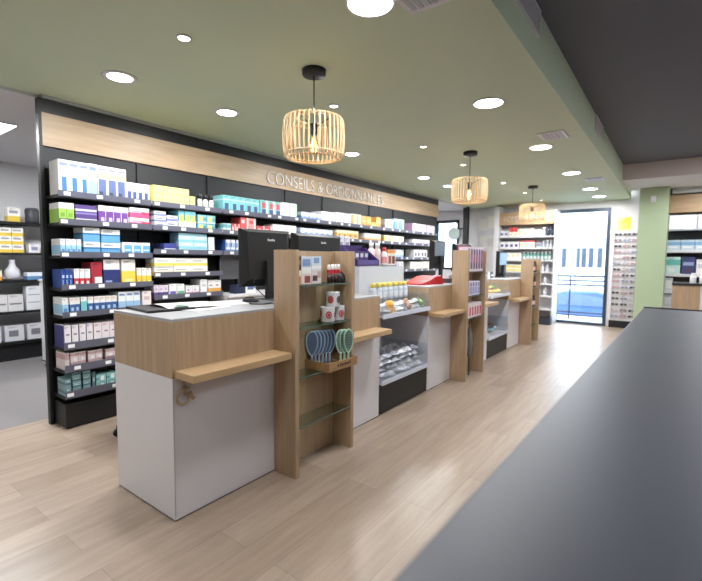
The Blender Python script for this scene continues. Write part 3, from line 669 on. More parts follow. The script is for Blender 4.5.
# ------------------------------------------------------------------ screens
def screen(loc, w, h, label, rz=0., stand=.12, badge=True, tilt=0., panelc=None):
    """back of the screen faces +x"""
    t = thing('computer_screen', label, 'computer screen', loc, rz, None)
    hz = stand
    MB().box(-.03, -.018, -w/2, w/2, hz, hz+h, BLACK2).build('bezel', t, bevel=.004)
    MB().box(-.0315, -.0302, -w/2+.012, w/2-.012, hz+.012, hz+h-.012, paint((50, 60, 76), .15)).build('display_glass', t)
    sh = MB(); a = .02
    o_ = [(-w/2, hz), (w/2, hz), (w/2, hz+h), (-w/2, hz+h)]; i_ = [(-w/2+.06, hz+.05), (w/2-.06, hz+.05), (w/2-.04, hz+h-.02), (-w/2+.04, hz+h-.02)]
    for k in range(4):
        k2 = (k+1) % 4
        sh.face([(-.018, *o_[k]), (-.018, *o_[k2]), (.012, *i_[k2]), (.012, *i_[k])], BLACK)
    sh.face([(.012, *p) for p in i_], BLACK)
    sh.build('rear_shell', t)
    if badge:
        g = MB()
        for k in range(5): g.box(.0122, .0135, -.03+k*.013+w*.06, -.021+k*.013+w*.06, hz+h*.80, hz+h*.80+(.016 if k in (0, 3) else .012), paint((196, 198, 202), .4))
        g.build('badge', t)
    if panelc: MB().box(.0122, .016, -w*.36, w*.36, hz+h*.45, hz+h*.93, paint(panelc, .35)).build('rear_panel_or_sheen', t)
    MB().box(.0125, .04, -.03, .03, 0.012, hz+h*.45, BLACK2).build('stand_column', t)
    MB().box(-.09, .09, -.11, .11, 0, .012, BLACK2).build('stand_base', t, bevel=.004)
    return t
screen((-2.26, 2.07, 1.0005), .43, .385, 'black computer screen left of the nearest tower, seen from behind', -.06, .10)
screen((-2.26, 2.62, 1.0005), .60, .36, 'wide black computer screen rising behind the nearest tower', .03, .12)
screen((-2.30, 4.87, 1.0305), .40, .34, 'dark screen with grey reflection painted on its back beside red folder on middle counter', 0, .15, False, 0, (118, 130, 142))  # grey-blue patch paints a light reflection on the black back
s4 = screen((-2.14, 5.22, 1.0305), .56, .34, 'black screen with magenta rear panel behind the middle tower', 0, .12, False, 0, (140, 36, 84))
screen((-2.25, 7.12, 1.0125), .46, .40, 'black screen with pale blue rear cover on farthest counter', 0, .02, False, 0, (120, 160, 190))

# things on the nearest counter
z1 = 1.0005
fl = thing('document_folder', 'open black folder of papers on nearest counter corner', 'folder', (-2.31, 1.40, z1), -.1)
MB().box(-.15, .15, -.21, .05, 0, .014, BLACK2).build('cover', fl, bevel=.003)
sh = MB()
nx = 10
for i in range(nx):
    a, b = -.14+.28*i/nx, -.14+.28*(i+1)/nx
    f = lambda u: .016+.012*math.sin((u+.14)/.28*PI)
    sh.face([(a, -.10, f(a)), (b, -.10, f(b)), (b, .22, f(b)*.8), (a, .22, f(a)*.8)], paint((232, 230, 232), .6))
sh.build('paper_sheet', fl, fix=False)
MB().box(.10, .145, -.06, .03, .0262, .0275, paint((66, 132, 92), .5)).build('green_label', fl)
for i, (x, y, rz, lb) in enumerate(((-2.2, 1.50, .3, 'white paper sheet lying nearest the oak front edge of counter'), (-2.30, 1.72, -.2, 'white paper sheet beside the mouse on nearest counter'))):
    o = MB().box(-.105, .105, -.145, .145, 0, .003, paint((238, 236, 238), .6, var=.01)).build('paper_sheet', None, (x, y, z1+.0005*i), rz); tag(o, lb, 'paper', 'papers on nearest counter')
ms = thing('computer_mouse', 'black computer mouse on nearest counter below the screen', 'mouse', (-2.24, 1.90, z1+.004), .4)
MB().lathe([(.0325, 0), (.033, .008), (.028, .022), (.015, .031), (.001, .033)], BLACK2, 18, (0, 0, 0), Matrix.Diagonal((1.6, 1, 1))).build('body', ms)
MB().cyl((.02, -.004, .026), .008, .008, paint((90, 92, 96), .4), 10, 'y').build('wheel', ms)
o = MB().tube([(-2.2, 1.86, z1+.006), (-2.12, 1.80, z1+.006), (-2.05, 1.86, z1+.006), (-2.08, 1.98, z1+.006), (-2.2, 2.0, z1+.03), (-2.28, 1.97, z1+.10), (-2.235, 1.93, z1+.16)], .004, BLACK2, 6).build('cable'); tag(o, 'black cable looping over nearest counter up to the screen', 'cable')
kb = thing('keyboard', 'grey keyboard lying on nearest counter beside the oak tower', 'keyboard', (-2.12, 2.1, z1))
MB().box(-.07, .07, -.17, .17, 0, .016, paint((150, 152, 158), .5)).build('base', kb, bevel=.003)
ky = MB()
for i in range(5):
    for j in range(13): ky.box(-.06+i*.024, -.041+i*.024, -.16+j*.0246, -.14+j*.0246, .0162, .021, paint((60, 62, 68), .5))
kk = ky.build('key', kb); kk['kind'] = 'stuff'

# things on the middle counter
rf = MB(); R_ = paint((190, 34, 40), .4)
rf.prism([(-.21, .0), (.19, 0), (.20, .03), (.15, .085), (.05, .08), (-.06, .045), (-.21, .012)], -.12, .12, R_, 'yz')
o = rf.build('red_pouch', None, (-2.14, 4.17, 1.0305), -.15); tag(o, 'red pouch lying on middle counter left of the screen', 'pouch')
for i, (x, y, c, lb) in enumerate(((-2.05, 4.60, (70, 64, 70), 'dark card holder standing on middle counter below the screen'), (-2.15, 4.52, (236, 234, 236), 'white leaflet holder on middle counter beside red pouch'))):
    o = MB().box(-.05, .05, -.06, .06, 0, .05, paint(c, .4)).box(-.03, .03, -.05, .05, .05, .085, paint((214, 206, 210), .4)).build('card_holder', None, (x, y, 1.0305), .2*i); tag(o, lb, 'holder')
# farthest counter goods
for i, (c, lb) in enumerate((((60, 92, 140), 'blue'), ((236, 236, 240), 'white'), ((74, 74, 96), 'slate'))):
    me = carton_mesh(.10, .10, .08, c, [(.1, .9, .3, .6, (226, 228, 234))])
    o = bpy.data.objects.new('carton', me); COL.objects.link(o); o.location = (-2.3, 6.42+.13*i, 1.0125); tag(o, 'small %s carton on farthest counter before the screen' % lb, 'carton')

# ------------------------------------------------------------------ open bins between the counters
def pouch_mesh(seed, cols, w=.088, l=.112, th=.036):
    rnd = random.Random(seed); mb = MB(); n = 8
    top = []
    ph = [rnd.uniform(0, 6) for _ in range(4)]
    def f(u, v, s):
        e = (1-abs(u)**3)*(1-abs(v)**3)
        k = .5+.22*math.sin(3.2*u+ph[0])+.2*math.sin(4*v+ph[1])+.14*math.sin(6*(u+v)+ph[2])
        return (u*l/2, v*w/2, s*e*th*k*(1 if s > 0 else .35))
    for s in (1, -1):
        for i in range(n):
            for j in range(n):
                q = [(-1+2*(i+a)/n, -1+2*(j+b)/n) for a, b in ((0, 0), (1, 0), (1, 1), (0, 1))]
                if s < 0: q = q[::-1]
                c = cols[0] if abs(q[0][0]) > .7 or j < 3 else (cols[1] if (i+j) % 5 else cols[2])
                mb.face([f(u, v, s) for u, v in q], c, True)
    return mb.mesh('pouch', False)
def bins(y0, y1, zlo, zup, label, contents_low, contents_up, case=True):
    W = y1-y0
    t = thing('bin_display', label, 'bin display', (-1.9, y0, 0), 0, 'open bin displays between counters')
    g = .008
    MB().box(-.52, .0, g, W-g, .015, .25, BLACK).box(-.5, -.02, g+.01, W-g-.01, 0, .015, BLACK2).build('plinth', t)
    MB().box(-.54, -.525, g, W-g, .0, 1.22 if case else .95, WHITE).build('back_panel', t)
    for nm, z, wl, hh in (('lower_tray', zlo, .13, .16), ('upper_tray', zup, .085, .10)):
        tr = MB()
        tr.box(-.52, .015, g, W-g, z, z+.012, WHITE)
        q = tr.build(nm, t)
        MB().box(.015, .028, g, W-g, z-.006, z+.03, paint((206, 212, 228), .35)).build('front_lip', q)
        w_ = MB()
        w_.box(.006, .012, g+.002, W-g-.002, z+.0125, z+wl, ACRYL).box(-.50, .005, g+.002, g+.007, z+.0125, z+hh+.06, ACRYL).box(-.50, .005, W-g-.007, W-g-.002, z+.0125, z+hh+.06, ACRYL)
        w_.build('clear_wall', q)
    if case:
        z = 1.0
        c = MB().box(-.50, -.495, .05, W-.06, z-.08, 1.225, FROST).box(-.25, -.245, .05, W-.06, z-.02, 1.225, FROST).box(-.494, -.251, .05, .055, z-.02, 1.225, FROST).box(-.494, -.251, W-.065, W-.06, z-.02, 1.225, FROST)
        c.build('acrylic_case', t)
        MB().box(-.51, -.24, .045, W-.055, 1.2255, 1.232, ACRYL).build('case_lid', t)
    return t
LO = bins(2.955, 3.815, .262, .812, 'clear bins of silver pouches between nearest and middle counters', None, None)
LO2 = bins(5.50, 6.345, .262, .80, 'clear bins of orange packs between middle and farthest counters', None, None, False)
SIL = [paint(c, r, m_) for c, r, m_ in (((222, 225, 232), .4, .05), ((238, 240, 244), .4, 0.), ((170, 176, 190), .4, .05))]
GRY = [paint(c, .4, .1) for c in ((176, 180, 194), (214, 218, 228), (112, 118, 134))]
ORG = [paint(c, .4) for c in ((226, 164, 62), (206, 140, 50), (240, 210, 120))]
BRN = [paint(c, .4) for c in ((164, 112, 84), (190, 140, 110), (220, 200, 180))]
GRN = [paint(c, .4) for c in ((96, 140, 76), (150, 180, 110), (220, 226, 200))]
WHT = [paint(c, .4) for c in ((224, 226, 232), (196, 204, 214), (150, 160, 176))]
TEA = [paint(c, .4) for c in ((128, 172, 190), (96, 140, 164), (214, 226, 232))]
YEL = [paint(c, .4) for c in ((232, 196, 90), (240, 220, 150), (180, 140, 60))]
def heap(cx0, cx1, cy0, cy1, z0, nx, ny, nl, meshes, label, group, seed, cat='pouch', name='foil_pouch', rise=.05):
    rnd = random.Random(seed)
    for l in range(nl):
        for i in range(nx-(l > 0)):
            for j in range(ny):
                o = bpy.data.objects.new(name, meshes[rnd.randrange(len(meshes))]); COL.objects.link(o)
                fx = (i+.5+.5*(l > 0))/nx; fy = (j+.5+rnd.uniform(-.07, .07))/ny
                o.location = (cx0+(cx1-cx0)*fx, cy0+(cy1-cy0)*fy, z0+.016+l*rise+fx*.012)
                o.rotation_euler = (rnd.uniform(-.2, .2), rnd.uniform(-.12, .12), rnd.uniform(-.3, .3)+PI/2)
                tag(o, label, cat, group)
heap(-2.30, -1.90, 3.02, 3.76, .272, 4, 6, 4, [pouch_mesh(1, SIL), pouch_mesh(2, GRY), pouch_mesh(3, SIL), pouch_mesh(4, GRY)], 'crumpled silver grey pouch heaped in the lower clear bin beside nearest counter', 'silver pouches in lower bin', 3, rise=.048)
heap(-2.08, -1.905, 3.02, 3.76, .828, 2, 6, 2, [pouch_mesh(5, SIL), pouch_mesh(6, WHT), pouch_mesh(7, GRY), pouch_mesh(9, WHT)], 'small silver or white pouch heaped in the upper clear bin beside nearest counter', 'small pouches in upper bin', 5, rise=.045)
for i, (y, ms_, lb) in enumerate(((3.16, ORG, 'orange printed pouch at front left of upper clear bin'), (3.45, BRN, 'brown pouch at front middle of upper clear bin'), (3.68, GRN, 'green printed pouch at right end of upper clear bin'))):
    o = bpy.data.objects.new('foil_pouch', pouch_mesh(30+i, ms_, .10, .12)); COL.objects.link(o); o.location = (-1.925, y, .885); o.rotation_euler = (.1, 1.2, .3*i); tag(o, lb, 'pouch')
heap(-2.25, -1.94, 5.57, 6.28, .83, 2, 4, 2, [pouch_mesh(11, ORG), pouch_mesh(12, YEL), pouch_mesh(13, ORG), pouch_mesh(14, GRN)], 'orange yellow or green pack heaped in the far upper bin', 'packs in far upper bin', 8, 'pack', 'food_pack', .05)
heap(-2.3, -1.94, 5.57, 6.28, .29, 2, 4, 2, [pouch_mesh(15, TEA), pouch_mesh(16, WHT), pouch_mesh(17, TEA), pouch_mesh(18, BRN)], 'blue or white pack heaped in the far lower bin', 'packs in far lower bin', 9, 'pack', 'food_pack', .05)
# yellow-capped bottles before the acrylic case
bt = bottle_mesh(.03, .15, (196, 204, 214), (236, 214, 96), caph=.25, neck=.55, band=(226, 228, 234))
for i in range(7):
    o = bpy.data.objects.new('bottle', bt); COL.objects.link(o); o.location = (-2.115, 3.17+i*.092, .93); o.location.z = .93
    tag(o, pos(i, 7)+' of seven yellow-capped bottles before the acrylic case', 'bottle', 'yellow capped bottles')
rk = MB().box(-2.15, -2.08, 3.13, 3.77, .922, .9295, ACRYL).box(-2.15, -2.145, 3.13, 3.77, .825, .922, ACRYL).box(-2.085, -2.08, 3.13, 3.77, .825, .922, ACRYL).build('riser'); tag(rk, 'clear riser under the row of yellow-capped bottles', 'riser')
# display on top of the acrylic case
pd = thing('purple_display', 'purple counter display box on the acrylic case beside nearest tower', 'display box', (-2.28, 3.02, 1.2325))
PU = paint((58, 38, 96), .4); PU2 = paint((96, 84, 140), .4)
MB().box(-.1, .1, 0, .34, 0, .01, PU).box(-.1, -.09, 0, .34, .01, .18, PU).build('tray', pd)
MB().prism([(-.09, .01), (.1, .01), (.1, .05), (-.05, .16), (-.09, .16)], .325, .34, PU, 'xz').build('side_wing', pd)
MB().prism([(-.09, .01), (.1, .01), (.1, .05), (-.05, .16), (-.09, .16)], 0, .015, PU, 'xz').build('side_wing', pd)
MB().box(.09, .1, .0155, .3245, .0105, .05, PU2).build('front_panel', pd)
for i in range(4):
    me = carton_mesh(.064, .115, .05, (86, 70, 130), [(.15, .85, .55, .85, (206, 204, 224)), (.1, .9, .1, .3, (170, 176, 120))])
    o = bpy.data.objects.new('carton', me); COL.objects.link(o); o.location = (-2.30, 3.078+i*.072, 1.2432); tag(o, pos(i, 4)+' of four purple cartons in the purple counter display', 'carton', 'purple cartons in display')
wl = carton_mesh(.08, .26, .05, (224, 222, 232), [(.2, .8, .3, .8, (150, 144, 180))])
for i in range(2):
    o = bpy.data.objects.new('carton', wl); COL.objects.link(o); o.location = (-2.42, 3.05+i*.09, 1.2325+.001); o.location.x = -2.405
    o.location.z = 1.2325; tag(o, ('left', 'right')[i]+' pale lilac carton behind the purple counter display', 'carton', 'lilac cartons behind display')
bt2 = bottle_mesh(.032, .21, (232, 214, 214), (236, 232, 232), caph=.2, neck=.5, band=(220, 190, 190))
bt3 = bottle_mesh(.028, .17, (238, 236, 236), (200, 70, 80), caph=.2, neck=.5, band=(224, 150, 150))
for i in range(2):
    o = bpy.data.objects.new('bottle', bt2); COL.objects.link(o); o.location = (-2.30+.02*i, 3.41+i*.075, 1.2325); tag(o, ('left', 'right')[i]+' pale pink bottle right of the purple counter display', 'bottle', 'pale pink bottles')
o = bpy.data.objects.new('bottle', bt3); COL.objects.link(o); o.location = (-2.25, 3.555, 1.2325); tag(o, 'white bottle with red cap on the acrylic case', 'bottle')
me = carton_mesh(.15, .15, .05, (232, 224, 214), [(0, 1, .78, 1, (236, 150, 60)), (.1, .45, .1, .6, (150, 90, 80)), (.55, .9, .1, .6, (120, 66, 60))])
o = bpy.data.objects.new('carton', me); COL.objects.link(o); o.location = (-2.26, 3.67, 1.2325); tag(o, 'white picture carton with orange top on the acrylic case', 'carton')

# middle tower goods
def tgood(style, z, y0, n, w, h, base, bands, what, x=-1.80, d=.10, L=1):
    me = carton_mesh(w-.003, h, d, base, bands)
    for l in range(L):
        for i in range(n):
            o = bpy.data.objects.new('carton', me); COL.objects.link(o); o.location = (x, y0+w*(i+.5), z+l*(h+.0005))
            tag(o, ('%s %s of %s %s' % (('', 'lower', 'upper')[0 if L == 1 else l+1], pos(i, n), NUM[n*L], what)).strip(), 'carton', style)
tgood('dark violet cartons', 1.1685, 4.395, 6, .076, .26, (206, 190, 206), [(.15, .85, .1, .9, (88, 56, 96)), (.3, .7, .35, .7, (180, 90, 120))], 'tall violet cartons on top shelf of middle tower')
tgood('lavender cartons', .9085, 4.40, 5, .075, .15, (206, 202, 226), [(.1, .9, .1, .6, (150, 146, 196)), (.2, .8, .65, .9, (96, 90, 140))], 'lavender cartons on second shelf of middle tower')
tgood('red cartons', .6685, 4.395, 6, .076, .15, (234, 216, 222), [(.2, .8, .1, .75, (206, 50, 84)), (.1, .9, .85, .97, (240, 236, 240))], 'red and white cartons on lowest shelf of middle tower')
um = MB(); GC = paint((112, 116, 112), .5)
def umbrella(y, lb):
    t = thing('furled_umbrella', lb, 'umbrella', (-1.80, y, 0.002), 0, 'furled umbrellas in middle tower')
    MB().tube([(0, 0, 0), (0, 0, .62)], .006, BLACK2, 8).build('shaft', t)
    MB().lathe([(.008, .20), (.03, .24), (.04, .34), (.032, .46), (.012, .54)], GC, 9, smooth=False).build('canopy', t)
    MB().tube([(0, 0, .59), (0, 0, .62), (0, .012, .636), (0, .03, .636), (0, .04, .62)], .008, BLACK2, 8).build('handle', t)
umbrella(4.50, 'left furled grey umbrella standing in bottom of middle tower')
umbrella(4.64, 'right furled grey umbrella standing in bottom of middle tower')
# far tower goods
dbm = [bottle_mesh(.027, .17, c, (40, 38, 40), caph=.2, neck=.5, band=bd) for c, bd in (((66, 46, 50), (222, 206, 200)), ((52, 44, 56), (190, 110, 90)), ((96, 50, 46), (230, 220, 210)))]
for si, z in enumerate((1.1085, .8685, .5685, .2785)):
    if si == 3: continue
    for i in range(5):
        o = bpy.data.objects.new('bottle', dbm[(i+si) % 3]); COL.objects.link(o); o.location = (-1.80, 6.995+i*.082, z)
        tag(o, '%s of five dark bottles on %s shelf of farthest tower' % (pos(i, 5), ('top', 'second', 'third')[si]), 'bottle', 'dark bottles on farthest tower')

# ------------------------------------------------------------------ foreground display table
tb = thing('display_table', 'long dark grey tabletop filling the right foreground', 'table', (.236, 0, 0), -.0153)
TOP = paint((60, 62, 74), .42, 0, .10, 3.0, name='anthracite_tabletop')
MB().box(-.505, 1.25, -1.6, 4.44, .872, .9, TOP).build('tabletop', tb, bevel=.004)
MB().box(-.505, 1.25, 4.4405, 4.47, .872, .908, BLACK).build('edge_strip', tb)
MB().box(-.44, 1.2, -1.5, 4.3, .06, .872, BACKP).build('cabinet', tb); MB().box(-.40, 1.15, -1.45, 4.25, 0, .06, BLACK2).build('plinth', tb)

# ------------------------------------------------------------------ back room
bs = thing('wall_shelves', 'black shelving on back room wall at left edge of photo', 'shelving unit', (-6.79, .2, 0))
for z in (1.70, 1.325, .99, .61, .24):
    MB().box(0, .34, 0, 2.8, z-.03, z, BLACK).build('shelf', bs)
for y in (0, 2.8):
    MB().box(0, .34, y-.02 if y else -.02, y if y else 0, 0, 1.95, BLACK).build('upright', bs)
MB().box(0, .30, .01, 2.79, .0, .2, BLACK).build('plinth', bs)
def bshelf(z, y0, n, w, h, base, bands, what, L=1, gap=.0):
    me = carton_mesh(w-.006, h-.001, .14, base, bands)
    for l in range(L):
        for i in range(n):
            o = bpy.data.objects.new('carton', me); COL.objects.link(o); o.location = (-6.55, y0+(w+gap)*(i+.5), z+.0005+l*h)
            p = (LAYW[L][l]+' '+pos(i, n)).strip()
            tag(o, ((p+' of '+NUM[n*L]+' ') if n*L > 1 else '')+what, 'carton', what if n*L > 1 else None)
YW_ = ((238, 230, 220), [(0, 1, .0, .4, (226, 190, 60)), (.1, .8, .6, .8, (150, 150, 160))])
bshelf(1.70, 1.78, 1, .13, .17, *YW_, 'yellow and white carton on top shelf of back room')
bshelf(1.325, 1.45, 4, .12, .1, *YW_, 'yellow white cartons stacked in back room', 3)
bshelf(1.325, 1.98, 1, .12, .11, (226, 224, 228), [(.2, .8, .3, .7, (140, 144, 170))], 'white carton on yellow carton shelf of back room')
bshelf(1.325, 2.12, 2, .13, .07, *YW_, 'low yellow cartons under stored bag in back room')
bshelf(.99, 1.50, 2, .1, .12, (230, 216, 190), [(0, 1, 0, .4, (220, 150, 60))], 'orange white cartons on third shelf of back room')
bshelf(.99, 1.95, 2, .15, .09, (220, 224, 232), [(0, 1, 0, .5, (90, 140, 190))], 'blue white cartons on third shelf of back room')
bshelf(.61, 1.42, 3, .16, .2, (206, 204, 204), [(.1, .9, .4, .5, (120, 118, 120))], 'grey cartons on fourth shelf of back room')
bshelf(.61, 1.93, 1, .17, .30, (216, 216, 220), [(.1, .9, .3, .34, (150, 150, 156)), (.1, .9, .62, .66, (150, 150, 156))], 'tall white carton on fourth shelf of back room')
bshelf(.61, 2.12, 1, .15, .24, (190, 190, 196), [(.1, .9, .3, .5, (150, 150, 156))], 'grey tall carton on fourth shelf of back room')
bshelf(.24, 1.45, 3, .2, .19, (200, 200, 204), [(.2, .7, .3, .7, (110, 110, 116))], 'pale boxes on bottom shelf of back room', 1, .03)
bshelf(.24, 2.15, 1, .24, .2, (206, 206, 210), [(.2, .7, .3, .6, (120, 120, 126))], 'large pale box on bottom shelf of back room')
o = MB().lathe([(.07, 0), (.075, .02), (.075, .16), (.06, .185), (.001, .19)], paint((66, 66, 74), .5), 18).build('storage_tin', None, (-6.55, 2.05, 1.7005)); tag(o, 'round dark tin on top shelf of back room', 'tin')
o = MB().lathe([(.07, 0), (.08, .05), (.078, .12), (.04, .16), (.028, .21), (.034, .25)], paint((196, 196, 202), .4), 16).build('storage_jar', None, (-6.55, 1.82, .9905)); tag(o, 'pale stoppered jar on third shelf of back room', 'jar')
lc = thing('low_cabinet', 'low white cabinet end beside the black wall unit', 'cabinet', (-5.9, 1.89, 0))
MB().box(0, .55, 0, 1.4, .04, 1.0, WHITE).build('body', lc, bevel=.002); MB().box(.02, .53, .02, 1.38, 0, .04, BLACK2).build('plinth', lc); MB().box(-.01, .56, -.01, 1.41, 1.0005, 1.02, WHITE).build('worktop', lc)
MB().box(.02, .14, -.014, 0, .07, .078, BLACK2).build('foot_bar', lc)
# round stool on castors behind the nearest counter
stl = thing('office_stool', 'black stool whose castor shows behind the nearest counter', 'stool', (-3.02, 1.64, 0))
MB().cyl((0, 0, .07), .03, .5, STEEL, 14).build('gas_column', stl)
MB().lathe([(.17, .56), (.19, .58), (.19, .62), (.17, .64), (.001, .645)], BLACK2, 28).build('seat', stl)
for k in range(5):
    a = 2*PI*k/5+4.05; c_, s_ = math.cos(a), math.sin(a)
    lg_ = MB().tube([(.02*c_, .02*s_, .10), (.235*c_, .235*s_, .075)], [.022, .014], BLACK2, 8).build('leg', stl)
    MB().cyl((.235*c_-.012, .235*s_, .028), .028, .024, BLACK2, 14, 'x').cyl((.235*c_, .235*s_, .045), .008, .03, BLACK2, 8).build('castor', lg_)
# worktop with a monitor under the third bay
wt = thing('back_worktop', 'white worktop under the third black bay', 'worktop', (-3.795, 2.70, 0))
MB().box(0, .30, 0, 1.04, .90, .93, WHITE).build('top', wt); MB().box(0, .26, 0, 1.04, .20, .8995, WHITE).build('body', wt)
dm = thing('flat_screen', 'dark grey flat screen standing on the back worktop', 'computer screen', (-3.68, 2.98, .9305))
MB().box(0, .02, -.25, .27, .14, .385, paint((84, 85, 90), .4)).build('panel', dm, bevel=.004); MB().box(-.002, .0225, -.256, -.2505, .135, .39, STEEL).build('side_trim', dm); MB().box(-.04, -.0005, -.03, .05, .012, .3, BLACK2).build('stand_column', dm); MB().box(-.08, .06, -.1, .1, 0, .012, BLACK2).build('stand_base', dm)
o = MB().box(-.05, .05, -.06, .06, 0, .085, paint((34, 44, 74), .4)).build('small_box', None, (-3.56, 2.86, .9305)); tag(o, 'small navy box on the back worktop', 'box')
me = carton_mesh(.14, .11, .06, (232, 234, 238), [(.2, .8, .3, .7, (90, 110, 170))])
o = bpy.data.objects.new('carton', me); COL.objects.link(o); o.location = (-3.62, 2.99, .9305+.012); o.location.x = -3.545; o.location.z = .9305; tag(o, 'white carton with blue print beside small navy box', 'carton')

# ------------------------------------------------------------------ far end
fu = thing('far_shelving', 'white far shelving unit with wood sign band beside glass door', 'shelving unit', (-3.1, 9.5, 0))
FW = 1.11
MB().box(-.10, 0, -.02, .385, 0, 2.43, WHITE).build('side_panel', fu); MB().box(FW, FW+.03, 0, .385, 0, 2.30, WHITE).build('side_panel', fu)
MB().box(.001, FW-.001, .365, .385, .06, 2.03, WHITE).build('back_panel', fu)
MB().box(.001, FW-.001, .02, .385, 2.035, 2.29, OAK_X).build('sign_band', fu)
MB().box(.001, FW-.001, .05, .385, 0, .06, BLACK).build('plinth', fu)
text_part('lettering', 'HOMÉO & ANIMAL', fu, paint((222, 212, 200), .4), (.10, .019, 2.095), (PI/2, 0, 0), .125, .92, .006, -.012)
FS = [1.79, 1.55, 1.30, 1.06, .82, .57, .30]
for z in FS:
    MB().box(.001, FW-.001, .0, .364, z-.03, z, WHITE).build('shelf', fu)
def fshelf(z, x0, n, w, h, base, bands, what, L=1):
    me = carton_mesh(w-.006, h-.001, .14, base, bands)
    for l in range(L):
        for i in range(n):
            o = bpy.data.objects.new('carton', me); COL.objects.link(o); o.location = (-3.1+x0+w*(i+.5), 9.60, z+.0005+l*h); o.rotation_euler[2] = -PI/2
            p = (LAYW[L][l]+' '+pos(i, n)).strip()
            tag(o, ((p+' of '+NUM[n*L]+' ') if n*L > 1 else '')+what, 'carton', what if n*L > 1 else None)
fshelf(1.79, .02, 2, .09, .13, (226, 228, 236), [(.1, .8, .2, .6, (90, 100, 150))], 'white navy cartons on top far shelf')
fshelf(1.79, .21, 2, .08, .19, (238, 226, 224), [(0, 1, .5, 1, (222, 60, 60)), (.2, .8, .1, .3, (230, 190, 90))], 'red topped cartons on top far shelf')
fshelf(1.79, .38, 3, .105, .16, (240, 228, 206), [(.3, .7, .3, .7, (226, 190, 120))], 'cream cartons on top far shelf')
fshelf(1.79, .71, 1, .16, .13, (240, 226, 228), [(.1, .9, .1, .4, (226, 150, 160))], 'pale pink carton on top far shelf')
fshelf(1.55, .02, 4, .10, .13, (236, 234, 242), [(.2, .8, .15, .6, (84, 80, 140))], 'white cartons with purple print on second far shelf')
fshelf(1.55, .44, 3, .10, .15, (240, 226, 222), [(0, 1, .78, 1, (224, 70, 70)), (.2, .6, .2, .6, (230, 190, 120))], 'white red cartons on second far shelf')
fshelf(1.55, .77, 1, .1, .1, (190, 196, 206), [(.1, .9, .3, .8, (130, 136, 156))], 'grey carton on second far shelf')
fshelf(1.30, .02, 4, .115, .15, (242, 238, 224), [(.3, .7, .4, .7, (232, 206, 120))], 'cream yellow cartons on third far shelf')
fshelf(1.06, .05, 4, .11, .07, (242, 236, 220), [(0, 1, .0, .5, (240, 206, 80))], 'yellow white cartons on fourth far shelf', 2)
def fbott(z, x0, n, dx, me, what):
    for i in range(n):
        o = bpy.data.objects.new('bottle', me); COL.objects.link(o); o.location = (-3.1+x0+dx*i, 9.6, z+.0005); tag(o, ((pos(i, n)+' of '+NUM[n]+' ') if n > 1 else '')+what, 'bottle', what)
fbott(1.79, .90, 1, .07, bottle_mesh(.034, .17, (170, 200, 206), (230, 236, 238)), 'pale teal bottle on top far shelf')
fbott(1.79, .98, 2, .07, bottle_mesh(.03, .2, (60, 66, 86), (70, 74, 90)), 'dark bottles on top far shelf')
fbott(1.55, .90, 3, .07, bottle_mesh(.03, .16, (200, 206, 214), (240, 240, 242)), 'grey bottles on second far shelf')
fbott(1.30, .52, 8, .072, bottle_mesh(.03, .17, (110, 180, 170), (236, 240, 240), band=(226, 238, 236)), 'teal bottles on third far shelf')
fbott(1.06, .72, 4, .09, bottle_mesh(.032, .15, (226, 228, 232), (200, 204, 210)), 'white bottles on fourth far shelf')
fbott(.82, .6, 4, .12, bottle_mesh(.034, .15, (232, 232, 236), (190, 196, 206)), 'white bottles on fifth far shelf')
fbott(.57, .6, 4, .12, bottle_mesh(.036, .16, (226, 228, 234), (226, 228, 232)), 'white bottles on sixth far shelf')
o = MB().box(-.11, .11, -.08, .08, 0, .14, paint((44, 48, 62), .5)).box(-.10, .10, -.07, .07, .14, .15, BLACK2).build('floor_box', None, (-2.06, 9.36, 0)); tag(o, 'low dark box on floor at foot of far white shelving', 'box')
# pinned white board, left of the far shelving
nb = thing('notice_board', 'white notice board with sheets left of far shelving', 'notice board', (-3.48, 9.8645, 1.2))
MB().box(-.26, .24, 0, .035, 0, 1.2, WHITE).build('board', nb)
for i, (x, z, w_, h_) in enumerate(((-.2, .75, .18, .26), (.0, .8, .2, .28), (-.18, .35, .2, .28), (.04, .3, .17, .35))):
    MB().box(x, x+w_, -.004, -.0005, z, z+h_, paint((236, 234, 228), .6)).build('sheet', nb)
bk_ = thing('wire_basket', 'small wire basket on the notice board', 'basket', (-3.38, 9.80, 1.62))
wb = MB()
for k in range(6):
    wb.tube([(-.1+.04*k, -.04, 0), (-.1+.04*k, -.04, .14)], .002, STEEL, 5)
for z in (0, .07, .14): wb.tube([(-.1, .055, z), (-.1, -.04, z), (.1, -.04, z), (.1, .055, z)], .0025, STEEL, 5)
wb.build('wire', bk_)
rd = thing('round_wall_disc', 'round pale disc on black arm right of far window', 'wall disc', (-4.27, 9.88, 1.9))
MB().cyl((0, -.06, 0), .15, .02, paint((206, 222, 214), .4), 28, 'y').build('disc', rd); MB().box(0, .30, -.02, 0.015, .10, .13, BLACK).build('arm', rd)

